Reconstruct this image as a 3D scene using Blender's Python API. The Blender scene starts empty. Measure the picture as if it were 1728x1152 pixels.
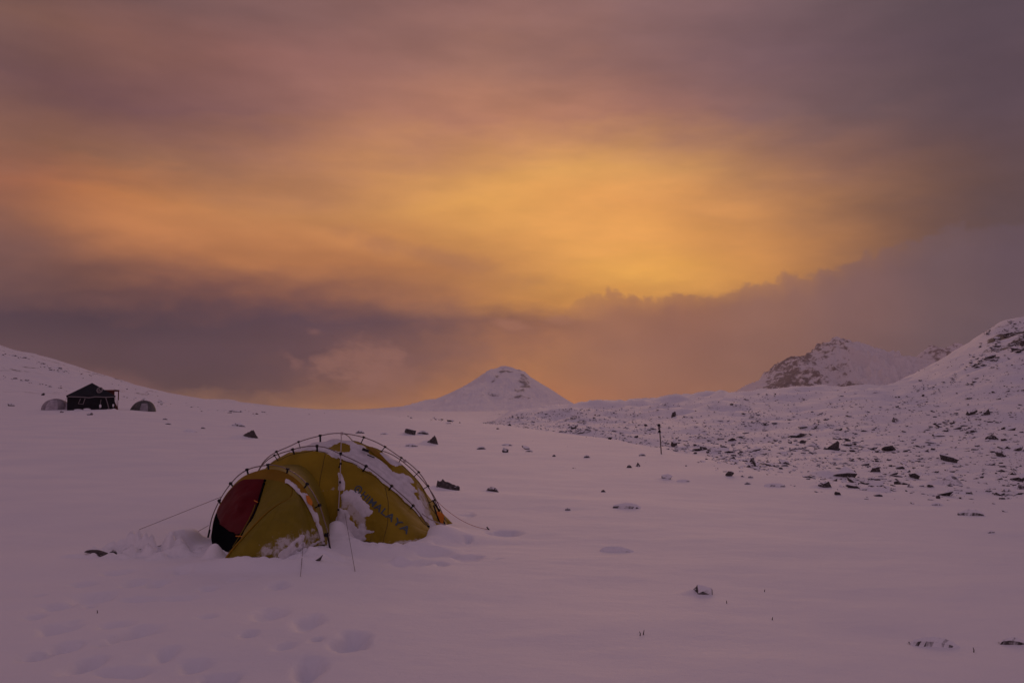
import bpy, bmesh, math, random
import numpy as np
from mathutils import Vector, Matrix
rad = math.radians
sc = bpy.context.scene
COL = sc.collection
rng = np.random.default_rng(7)
random.seed(7)

# ------------------------------------------------------------------ camera
EYE = 1.5
F = 1680.0                      # focal length in photo pixels (1728 wide)
TH = math.atan(114 / F)         # the horizon lies on row 690
cam = bpy.data.cameras.new('camera'); camo = bpy.data.objects.new('camera', cam)
COL.objects.link(camo); sc.camera = camo
camo.location = (0, 0, EYE); camo.rotation_euler = (rad(90) + TH, 0, 0)
cam.lens = 36 * F / 1728; cam.sensor_width = 36; cam.clip_start = .1; cam.clip_end = 20000

def pdir(px, py):
    u = (px - 864) / F; v = (576 - py) / F
    return u, math.cos(TH) - v * math.sin(TH), math.sin(TH) + v * math.cos(TH)
def P(px, py, y):
    d = pdir(px, py); s = y / d[1]
    return Vector((d[0] * s, y, EYE + d[2] * s))
def slope(py):
    return math.tan(TH + math.atan((576 - py) / F))
def project(x, y, z):           # world -> photo pixel (arrays)
    z = z - EYE
    f = y * math.cos(TH) + z * math.sin(TH); v = -y * math.sin(TH) + z * math.cos(TH)
    return 864 + F * x / f, 576 - F * v / f

# ------------------------------------------------------------------ world: cloudy dusk sky
sc.view_settings.view_transform = 'Standard'; sc.view_settings.look = 'None'
sc.view_settings.exposure = 0; sc.view_settings.gamma = 1
try: sc.view_settings.use_curve_mapping = False
except Exception: pass
SUN_EL, SUN_AZ = 13.0, 7.0       # degrees; azimuth clockwise from +Y

def lin(c):
    return tuple(((x / 255) / 12.92 if x / 255 <= .04045 else ((x / 255 + .055) / 1.055) ** 2.4) for x in c)

world = bpy.data.worlds.new('World'); sc.world = world; world.use_nodes = True
wt = world.node_tree; wt.nodes.clear(); WL = wt.links.new
class NT:
    def __init__(s, t): s.t = t
    def n(s, k, **kw):
        nd = s.t.nodes.new(k)
        for a, b in kw.items(): setattr(nd, a, b)
        return nd
    def put(s, sock, v):
        if isinstance(v, bpy.types.NodeSocket): s.t.links.new(v, sock)
        else: sock.default_value = v
    def m(s, op, a, b=0., c=0., clamp=False):
        nd = s.n('ShaderNodeMath', operation=op, use_clamp=clamp)
        s.put(nd.inputs[0], a); s.put(nd.inputs[1], b); s.put(nd.inputs[2], c)
        return nd.outputs[0]
    def noise(s, vec, scale, detail=4, rough=.5, color=False, dim='3D'):
        nd = s.n('ShaderNodeTexNoise', noise_dimensions=dim)
        if vec is not None: s.put(nd.inputs['Vector'], vec)
        nd.inputs['Scale'].default_value = scale; nd.inputs['Detail'].default_value = detail
        nd.inputs['Roughness'].default_value = rough
        return nd.outputs['Color' if color else 'Fac']
    def ss(s, v, a, b, lo=0., hi=1.):
        nd = s.n('ShaderNodeMapRange', interpolation_type='SMOOTHSTEP')
        s.put(nd.inputs['Value'], v); s.put(nd.inputs['From Min'], a); s.put(nd.inputs['From Max'], b)
        s.put(nd.inputs['To Min'], lo); s.put(nd.inputs['To Max'], hi)
        return nd.outputs[0]
    def mix(s, f, a, b, mode='MIX'):
        nd = s.n('ShaderNodeMix', data_type='RGBA', blend_type=mode)
        s.put(nd.inputs[0], f); s.put(nd.inputs[6], a); s.put(nd.inputs[7], b)
        return nd.outputs[2]
    def xyz(s, x, y, z):
        nd = s.n('ShaderNodeCombineXYZ')
        for i, v in enumerate((x, y, z)): s.put(nd.inputs[i], v)
        return nd.outputs[0]
W = NT(wt)
tc = W.n('ShaderNodeTexCoord'); sp = W.n('ShaderNodeSeparateXYZ'); WL(tc.outputs['Generated'], sp.inputs[0])
az = W.m('ARCTAN2', sp.outputs[0], sp.outputs[1])
el = W.m('ARCSINE', W.m('MINIMUM', W.m('MAXIMUM', sp.outputs[2], -1.), 1.))
def el_of(row):
    d = pdir(864, row); return math.atan2(d[2], d[1])
def az_of(px): return math.atan((px - 864) / F)
# slow warp that gives the cloud banks their uneven, streaky outlines
sv = W.xyz(W.m('MULTIPLY', sp.outputs[0], 2.2), W.m('MULTIPLY', sp.outputs[1], 2.2), W.m('MULTIPLY', sp.outputs[2], 7.5))
wn = W.n('ShaderNodeSeparateColor'); WL(W.noise(sv, 1.7, 6, .52, True), wn.inputs[0])
wn2 = W.n('ShaderNodeSeparateColor'); WL(W.noise(sv, 6.5, 5, .55, True), wn2.inputs[0])
def warp(base, ch, a1, a2):
    x = W.m('MULTIPLY_ADD', W.m('SUBTRACT', wn.outputs[ch], .5), a1, base)
    return W.m('MULTIPLY_ADD', W.m('SUBTRACT', wn2.outputs[ch], .5), a2, x)
wn3 = W.n('ShaderNodeSeparateColor'); WL(W.noise(W.xyz(az, W.m('MULTIPLY', el, 1.5), 5.), 20., 7, .6, True), wn3.inputs[0])
low = W.ss(el, .16, .06)
azw = warp(az, 0, .12, .035); elw = W.m('MULTIPLY_ADD', W.m('MULTIPLY', W.m('SUBTRACT', wn3.outputs[1], .5), low), .052, warp(el, 1, .085, .028))
PXS = (0, 200, 400, 600, 800, 950, 1100, 1300, 1500, 1728)
ROWS = [  # row, colours at PXS (sRGB)
 (-250, [(118,90,94),(126,96,98),(132,100,102),(138,106,106),(140,108,108),(138,106,108),(132,102,106),(124,98,104),(112,92,102),(104,88,100)]),
 (20, [(95,70,70),(116,84,80),(126,91,88),(139,99,92),(145,103,96),(145,105,98),(136,101,99),(122,93,96),(102,83,87),(73,62,71)]),
 (110, [(118,83,69),(131,89,79),(141,95,87),(155,107,97),(161,114,96),(156,109,95),(142,102,96),(119,90,95),(100,78,84),(75,62,71)]),
 (200, [(108,75,71),(118,80,80),(134,92,86),(167,114,97),(192,130,99),(189,129,99),(161,110,97),(126,94,90),(99,78,82),(78,62,70)]),
 (285, [(136,90,67),(149,102,75),(172,117,83),(197,134,87),(228,162,88),(236,170,88),(218,155,86),(165,113,84),(109,80,75),(80,62,66)]),
 (345, [(158,94,63),(203,128,70),(199,133,78),(204,138,81),(241,173,83),(247,171,88),(244,167,86),(196,133,77),(126,88,67),(75,59,62)]),
 (400, [(129,83,65),(205,130,74),(204,132,76),(203,133,75),(226,157,77),(250,173,85),(254,176,85),(219,146,72),(135,92,66),(69,57,61)]),
 (450, [(108,72,62),(170,107,68),(194,123,69),(190,121,68),(204,134,70),(232,161,74),(263,189,76),(221,145,68),(130,91,68),(76,62,68)]),
 (500, [(87,58,55),(110,70,60),(127,78,61),(134,84,66),(181,116,65),(225,151,60),(227,152,60),(186,124,63),(128,92,72),(70,63,74)]),
 (545, [(41,31,47),(46,34,49),(61,43,57),(84,58,67),(132,86,69),(166,104,62),(174,111,65),(157,104,74),(122,90,84),(71,68,84)]),
 (590, [(36,27,36),(37,27,38),(46,32,46),(86,56,60),(154,99,67),(191,120,62),(182,115,65),(156,105,74),(116,89,83),(60,69,88)]),
 (635, [(43,32,38),(50,36,39),(57,40,47),(122,77,59),(185,118,63),(207,132,58),(189,122,65),(159,105,75),(120,92,86),(66,73,88)]),
 (690, [(128,91,70),(149,104,73),(147,102,70),(170,111,65),(193,119,56),(204,120,46),(182,109,62),(157,102,80),(125,97,94),(78,81,96)]),
]
azf = W.m('MULTIPLY_ADD', azw, 1 / (2 * math.pi), .5)
azf = W.m('MINIMUM', W.m('MAXIMUM', azf, 0.), 1.)
BACK = (146, 116, 127)          # the side of the sky away from the glow
def ramp(cols, back):
    nd = W.n('ShaderNodeValToRGB'); r = nd.color_ramp; r.interpolation = 'B_SPLINE'
    stops = [(az_of(p) / (2 * math.pi) + .5, c) for p, c in zip(PXS, cols)]
    l, rr = cols[0], cols[-1]
    mixc = lambda a, b, f: tuple(a[i] * (1 - f) + b[i] * f for i in range(3))
    stops = [(0., back), (.22, back), (.36, mixc(l, back, .5))] + stops + [(.64, mixc(rr, back, .5)), (.78, back), (1., back)]
    r.elements[0].position = stops[0][0]; r.elements[0].color = (*lin(stops[0][1]), 1)
    r.elements[1].position = stops[-1][0]; r.elements[1].color = (*lin(stops[-1][1]), 1)
    for p_, c_ in stops[1:-1]:
        e = r.elements.new(p_); e.color = (*lin(c_), 1)
    W.put(nd.inputs[0], azf)
    return nd.outputs[0]
ZEN = (110, 97, 120)
col = (*lin(ZEN), 1)
prev = rad(70)
for row, cols in ROWS:
    e0 = el_of(row)
    c = ramp(cols, BACK)
    f = W.m('MULTIPLY', W.m('SUBTRACT', elw, prev), 1 / (e0 - prev), clamp=True)
    col = W.mix(f, col, c)
    prev = e0
# soft brightness streaks inside the cloud layer
det = W.noise(sv, 4.2, 7, .56); det2 = W.noise(W.xyz(W.m('ADD', az, W.m('MULTIPLY', el, 1.2)), W.m('MULTIPLY', el, 3.6), 2.), 9., 6, .55)
col = W.mix(1., col, W.xyz(*(3 * [W.m('MULTIPLY', W.ss(det, .25, .75, .93, 1.07), W.ss(det2, .3, .7, .955, 1.045))])), 'MULTIPLY')
# small lit puffs of cloud low over the horizon: (px, row, rx, ry, colour, strength)
fine = W.noise(W.xyz(az, W.m('MULTIPLY', el, 1.6), 3.1), 24, 6, .6)
def blob(col, px, row, rx, ry, c, k, rot=0., amp=1.1, sharp=.55, nz=None):
    a = W.m('SUBTRACT', az, az_of(px)); b = W.m('SUBTRACT', el, el_of(row))
    cr, sr = math.cos(rot), math.sin(rot)
    u = W.m('MULTIPLY', W.m('MULTIPLY_ADD', b, sr, W.m('MULTIPLY', a, cr)), F / rx)
    v = W.m('MULTIPLY', W.m('MULTIPLY_ADD', a, -sr, W.m('MULTIPLY', b, cr)), F / ry)
    d = W.m('SQRT', W.m('MULTIPLY_ADD', u, u, W.m('MULTIPLY', v, v)))
    d = W.m('MULTIPLY_ADD', W.m('SUBTRACT', fine if nz is None else nz, .5), amp * 2, d)
    return W.mix(W.ss(d, 1., 1. - sharp, 0., k), col, (*lin(c), 1))
cb = W.noise(W.xyz(W.m('ADD', az, W.m('MULTIPLY', W.m('SUBTRACT', wn3.outputs[0], .5), .06)), W.m('MULTIPLY', W.m('ADD', el, W.m('MULTIPLY', az, .12)), 2.4), 1.), 11., 5, .55)
cbf = W.m('MULTIPLY_ADD', W.m('MULTIPLY', W.m('SUBTRACT', W.ss(cb, .3, .7), .5), low), .26, 1.)
col = W.mix(1., col, W.xyz(cbf, cbf, W.m('MULTIPLY_ADD', W.m('SUBTRACT', cbf, 1.), .6, 1.)), 'MULTIPLY')
col = blob(col, 110, 575, 330, 62, (42, 34, 50), .5, .08, .9, .9)
col = blob(col, 560, 545, 320, 42, (72, 50, 64), .5, -.05, .9, .95)
col = blob(col, 330, 610, 190, 48, (58, 42, 58), .45, .02, .9, .9)
col = blob(col, 760, 440, 230, 26, (164, 108, 80), .4, -.22, .9, .95)
col = blob(col, 612, 612, 78, 52, (156, 104, 84), .75, .1, 1.8, .9)
col = blob(col, 668, 640, 90, 50, (158, 104, 84), .55, .1, 1.0, .9)
col = blob(col, 492, 607, 34, 17, (146, 96, 82), .6, -.55, 1.7, 1.)
col = blob(col, 530, 561, 24, 12, (140, 92, 82), .5, -.2, 1.7, 1.)
col = blob(col, 860, 548, 44, 14, (178, 116, 84), .65, -.2, 1.0, .8)
col = blob(col, 945, 541, 34, 10, (176, 116, 84), .55, 0., .9, .8)
col = blob(col, 200, 648, 120, 30, (122, 82, 76), .6, -.25, .8, .95)
# the cloud bank rising to the right, its edge ragged against the glow
fc = W.n('ShaderNodeFloatCurve'); cm = fc.mapping; cv = cm.curves[0]
A0, A1 = az_of(860), az_of(1900)
E0, E1 = el_of(600), el_of(300)
pts = [(860, 540), (960, 512), (1005, 492), (1030, 487), (1062, 490), (1085, 495), (1115, 497), (1128, 495), (1160, 493), (1200, 495), (1245, 482), (1260, 476),
       (1320, 470), (1342, 456), (1362, 468), (1392, 458), (1440, 446), (1500, 430), (1560, 418), (1610, 402), (1660, 402), (1728, 408), (1900, 380)]
pp = [((az_of(x) - A0) / (A1 - A0), (el_of(y) - E0) / (E1 - E0)) for x, y in pts]
cv.points[0].location = pp[0]; cv.points[1].location = pp[-1]
for q in pp[1:-1]: cv.points.new(*q)
cm.update()
bn = W.m('ADD', W.m('MULTIPLY', W.m('ABSOLUTE', W.m('SUBTRACT', W.noise(W.xyz(az, el, 0.), 34, 3, .5), .5)), 1.6), W.m('MULTIPLY', W.noise(W.xyz(az, el, 0.), 95, 5, .6), .42))
bn2 = W.noise(W.xyz(az, el, 7.), 14, 4, .5)
azb = W.m('MULTIPLY_ADD', W.m('SUBTRACT', bn2, .5), .018, az)
W.put(fc.inputs['Value'], W.m('MULTIPLY', W.m('SUBTRACT', azb, A0), 1 / (A1 - A0), clamp=True))
edge = W.m('MULTIPLY_ADD', fc.outputs[0], E1 - E0, E0)
edge = W.m('MULTIPLY_ADD', W.m('SUBTRACT', bn, .42), .030, edge)
dist = W.m('SUBTRACT', edge, el)
bank = W.m('MULTIPLY', W.m('ADD', W.m('MULTIPLY', W.ss(dist, -.002, .006), .62), W.m('MULTIPLY', W.ss(dist, 0., .030), .38)), W.ss(az, az_of(880), az_of(1060)))
bank = W.m('MULTIPLY', bank, W.ss(dist, .16, .03, .25, 1.))
bank = W.m('MULTIPLY', bank, W.ss(az, rad(60), rad(32)))
rb = W.n('ShaderNodeValToRGB'); rb.color_ramp.interpolation = 'EASE'
st = [(860, (170, 112, 78)), (1040, (172, 112, 76)), (1150, (162, 105, 76)), (1300, (154, 105, 84)), (1450, (132, 94, 87)), (1600, (109, 84, 86)), (1728, (95, 75, 83))]
el_ = rb.color_ramp.elements
el_[0].position = 0; el_[0].color = (*lin(st[0][1]), 1); el_[1].position = 1; el_[1].color = (*lin(st[-1][1]), 1)
for p_, c_ in st[1:-1]:
    e = el_.new((az_of(p_) - A0) / (az_of(1728) - A0)); e.color = (*lin(c_), 1)
W.put(rb.inputs[0], W.m('MULTIPLY', W.m('SUBTRACT', az, A0), 1 / (az_of(1728) - A0), clamp=True))
bcol = W.mix(1., rb.outputs[0], W.xyz(*(3 * [W.ss(bn2, .3, .7, .94, 1.07)])), 'MULTIPLY')
col = W.mix(bank, col, bcol)
bgc = W.n('ShaderNodeBackground'); WL(col, bgc.inputs[0]); bgc.inputs[1].default_value = 1.0
sky = W.n('ShaderNodeTexSky'); sky.sky_type = 'NISHITA'; sky.sun_disc = False
sky.sun_elevation = rad(SUN_EL); sky.sun_rotation = rad(SUN_AZ); sky.altitude = 4000; sky.dust_density = 2
bgs = W.n('ShaderNodeBackground'); WL(sky.outputs[0], bgs.inputs[0]); bgs.inputs[1].default_value = 0.002
add = W.n('ShaderNodeAddShader'); WL(bgc.outputs[0], add.inputs[0]); WL(bgs.outputs[0], add.inputs[1])
wo = W.n('ShaderNodeOutputWorld'); WL(add.outputs[0], wo.inputs[0])

# the sun, low behind the thick cloud: weak, warm, very soft
sl = bpy.data.lights.new('sun', 'SUN'); sl.energy = .37; sl.angle = rad(28); sl.color = (1., .58, .40)
so = bpy.data.objects.new('sun', sl); COL.objects.link(so)
sd = Vector((math.sin(rad(SUN_AZ)) * math.cos(rad(SUN_EL)), math.cos(rad(SUN_AZ)) * math.cos(rad(SUN_EL)), math.sin(rad(SUN_EL))))
so.rotation_euler = sd.to_track_quat('Z', 'Y').to_euler(); so.location = sd * 50

# ------------------------------------------------------------------ helpers
def _hash(ix, iy, seed):
    h = (ix.astype(np.int64) * 374761393 + iy.astype(np.int64) * 668265263 + seed * 974634777) & 0xffffffff
    h = ((h ^ (h >> 13)) * 1274126177) & 0xffffffff
    return ((h ^ (h >> 16)) & 0xffff) / 65535.0
def vnoise(x, y, seed=0):
    ix, iy = np.floor(x), np.floor(y); fx, fy = x - ix, y - iy
    fx = fx * fx * fx * (fx * (fx * 6 - 15) + 10); fy = fy * fy * fy * (fy * (fy * 6 - 15) + 10)
    a, b = _hash(ix, iy, seed), _hash(ix + 1, iy, seed); c, d = _hash(ix, iy + 1, seed), _hash(ix + 1, iy + 1, seed)
    return (a * (1 - fx) + b * fx) * (1 - fy) + (c * (1 - fx) + d * fx) * fy * 1.0 - .5
def fbm(x, y, oct=4, seed=0, gain=.5):
    s = np.zeros_like(x, dtype=float); a = 1.; f = 1.
    for i in range(oct):
        s += a * vnoise(x * f + 13.7 * i, y * f - 7.3 * i, seed + i); a *= gain; f *= 2.03
    return s
def ridged(x, y, oct=5, seed=0):
    s = np.zeros_like(x, dtype=float); a = 1.; f = 1.
    for i in range(oct):
        s += a * (1 - 2 * np.abs(2 * vnoise(x * f + 5.1 * i, y * f + 3.3 * i, seed + i))); a *= .5; f *= 2.1
    return s
def sstep(x, a, b):
    t = np.clip((x - a) / (b - a), 0, 1); return t * t * (3 - 2 * t)

def link(name, me, mat=None, parent=None, **props):
    o = bpy.data.objects.new(name, me); COL.objects.link(o)
    if mat is not None and me is not None and len(me.materials) == 0: me.materials.append(mat)
    if parent is not None: o.parent = parent
    for k, v in props.items(): o[k] = v
    return o
def empty(name, loc, label, cat, group=None):
    o = bpy.data.objects.new(name, None); COL.objects.link(o); o.location = loc
    o['label'] = label; o['category'] = cat
    o.empty_display_size = .2
    if group: o['group'] = group
    return o
def mesh(name, v, f, smooth=False):
    me = bpy.data.meshes.new(name); me.from_pydata([tuple(map(float, p)) for p in v], [], f); me.update()
    if smooth: me.polygons.foreach_set('use_smooth', [True] * len(me.polygons))
    return me
def npmesh(name, co, quads, smooth=True):
    me = bpy.data.meshes.new(name)
    n, k = len(co), len(quads)
    me.vertices.add(n); me.vertices.foreach_set('co', np.ascontiguousarray(co, dtype=np.float32).ravel())
    w = quads.shape[1]
    me.loops.add(k * w); me.loops.foreach_set('vertex_index', quads.astype(np.int32).ravel())
    me.polygons.add(k); me.polygons.foreach_set('loop_start', np.arange(0, k * w, w, dtype=np.int32))
    me.polygons.foreach_set('loop_total', np.full(k, w, dtype=np.int32))
    me.polygons.foreach_set('use_smooth', np.full(k, smooth))
    me.update(calc_edges=True); me.validate()
    return me
def gridquads(nu, nv):
    i = np.arange(nu * nv).reshape(nu, nv)
    return np.stack([i[:-1, :-1], i[1:, :-1], i[1:, 1:], i[:-1, 1:]], -1).reshape(-1, 4)
def attr(me, name, arr):
    a = me.attributes.new(name, 'FLOAT', 'POINT'); a.data.foreach_set('value', np.ascontiguousarray(arr, dtype=np.float32).ravel())
def crom(pts, n):
    """Catmull-Rom polyline through pts."""
    p = np.array([tuple(q) for q in pts], float)
    p = np.vstack([2 * p[0] - p[1], p, 2 * p[-1] - p[-2]])
    m = len(p) - 3; out = []
    for q in np.linspace(0, m, n):
        i = min(int(q), m - 1); t = q - i
        a, b, c, d = p[i], p[i + 1], p[i + 2], p[i + 3]
        out.append(.5 * (2 * b + (c - a) * t + (2 * a - 5 * b + 4 * c - d) * t * t + (3 * b - a - 3 * c + d) * t ** 3))
    return np.array(out)
def tube(pts, r, sides=6, rend=None):
    pts = [Vector(tuple(p)) for p in pts]; n = len(pts); v = []; f = []
    up = Vector((.13, .21, .97)).normalized()
    for i, p in enumerate(pts):
        d = (pts[min(i + 1, n - 1)] - pts[max(i - 1, 0)]).normalized()
        a = d.cross(up)
        if a.length < .1: a = d.cross(Vector((1, 0, 0)))
        a.normalize(); b = d.cross(a)
        rr = r if rend is None else r + (rend - r) * i / (n - 1)
        for k in range(sides):
            q = 2 * math.pi * k / sides
            v.append(p + a * (rr * math.cos(q)) + b * (rr * math.sin(q)))
    for i in range(n - 1):
        for k in range(sides):
            a0 = i * sides + k; a1 = i * sides + (k + 1) % sides
            f.append((a0, a1, a1 + sides, a0 + sides))
    f.append(tuple(range(sides))[::-1]); f.append(tuple(range((n - 1) * sides, n * sides)))
    return v, f
def box(cx, cy, cz, sx, sy, sz, M=None):
    v = [Vector((cx + a * sx / 2, cy + b * sy / 2, cz + c * sz / 2)) for a in (-1, 1) for b in (-1, 1) for c in (-1, 1)]
    if M is not None: v = [M @ q for q in v]
    return v, [(0, 1, 3, 2), (4, 6, 7, 5), (0, 4, 5, 1), (2, 3, 7, 6), (0, 2, 6, 4), (1, 5, 7, 3)]
def merge(parts):
    V, Fc = [], []
    for v, f in parts:
        k = len(V); V += list(v); Fc += [tuple(i + k for i in q) for q in f]
    return V, Fc

# ------------------------------------------------------------------ materials
def mat(name):
    m = bpy.data.materials.new(name); m.use_nodes = True
    t = m.node_tree; t.nodes.clear(); N = NT(t)
    o = N.n('ShaderNodeOutputMaterial'); b = N.n('ShaderNodeBsdfPrincipled'); t.links.new(b.outputs[0], o.inputs[0])
    return m, N, b, o
SNOW = (.80, .80, .84, 1)
ROCKC = (.060, .052, .052, 1)
def simple(name, c, rough=.6, metal=0, noise=0., scale=30):
    m, N, b, o = mat(name)
    if noise:
        g = N.n('ShaderNodeTexCoord')
        N.put(b.inputs['Base Color'], N.mix(N.ss(N.noise(g.outputs['Object'], scale, 5), .3, .7), (*[x * (1 - noise) for x in c], 1), (*[min(1, x * (1 + noise)) for x in c], 1)))
    else: b.inputs['Base Color'].default_value = (*c, 1)
    b.inputs['Roughness'].default_value = rough; b.inputs['Metallic'].default_value = metal; b.inputs['Specular IOR Level'].default_value = .2
    return m
def snow_mat():
    m, N, b, o = mat('snow')
    g = N.n('ShaderNodeNewGeometry'); pos = g.outputs['Position']
    big = N.noise(pos, .35, 5, .55)
    c = N.mix(N.ss(big, .3, .7), (.755, .76, .815, 1), (.83, .82, .845, 1))
    # rock and gravel showing through thin snow (attribute 'rock' set where the photo has it)
    at = N.n('ShaderNodeAttribute', attribute_name='rock')
    n1 = N.noise(pos, 6.0, 6, .65)
    fa = N.n('ShaderNodeAttribute', attribute_name='far')
    n1 = N.m('ADD', N.m('MULTIPLY', n1, N.m('SUBTRACT', 1., fa.outputs['Fac'])), N.m('MULTIPLY', N.noise(pos, .22, 8, .72), fa.outputs['Fac']))
    k = N.m('ADD', at.outputs['Fac'], N.m('MULTIPLY', N.m('SUBTRACT', n1, .5), 1.6))
    k = N.m('MULTIPLY', N.ss(k, .5, .62), N.ss(at.outputs['Fac'], .02, .15))
    c = N.mix(k, c, (.075, .062, .06, 1))
    N.put(b.inputs['Base Color'], c)
    b.inputs['Roughness'].default_value = .66
    b.inputs['Specular IOR Level'].default_value = .28
    bp = N.n('ShaderNodeBump'); bp.inputs['Strength'].default_value = .42; bp.inputs['Distance'].default_value = .03
    st = N.n('ShaderNodeMapping'); st.inputs['Scale'].default_value = (1., 1.7, 1.); st.inputs['Rotation'].default_value = (0, 0, rad(38))
    N.put(st.inputs[0], pos)
    h = N.m('MULTIPLY_ADD', N.noise(st.outputs[0], 2.6, 9, .64), 1., N.m('MULTIPLY', N.noise(pos, 30, 5, .7), .22))
    N.put(bp.inputs['Height'], h); N.t.links.new(bp.outputs[0], b.inputs['Normal'])
    return m
M_SNOW = snow_mat()
def rock_mat(name, lo=.40, hi=.72, fine=7.):
    """dark schist with snow lying on what faces up"""
    m, N, b, o = mat(name)
    g = N.n('ShaderNodeNewGeometry'); tco = N.n('ShaderNodeTexCoord')
    s = N.n('ShaderNodeSeparateXYZ'); N.put(s.inputs[0], g.outputs['Normal'])
    n1 = N.noise(g.outputs['Position'], fine, 5, .6); n2 = N.noise(g.outputs['Position'], 22., 5, .6)
    rc = N.mix(N.ss(n2, .3, .7), (.030, .026, .028, 1), (.095, .080, .076, 1))
    k = N.m('ADD', s.outputs[2], N.m('MULTIPLY', N.m('SUBTRACT', n1, .5), .9))
    k = N.ss(k, lo, hi)
    k = N.m('MAXIMUM', k, N.m('MULTIPLY', N.ss(n2, .60, .72), .45))
    N.put(b.inputs['Base Color'], N.mix(k, rc, SNOW)); b.inputs['Roughness'].default_value = .85
    bp = N.n('ShaderNodeBump'); bp.inputs['Strength'].default_value = .5; bp.inputs['Distance'].default_value = .02
    N.put(bp.inputs['Height'], n2); N.t.links.new(bp.outputs[0], b.inputs['Normal'])
    return m
M_ROCK = rock_mat('snow_dusted_rock', .30, .58)
M_ROCK2 = rock_mat('half_buried_rock', .98, 1.16, 12.)
M_BARE = rock_mat('bare_rock', .72, .95, 8.)

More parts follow.
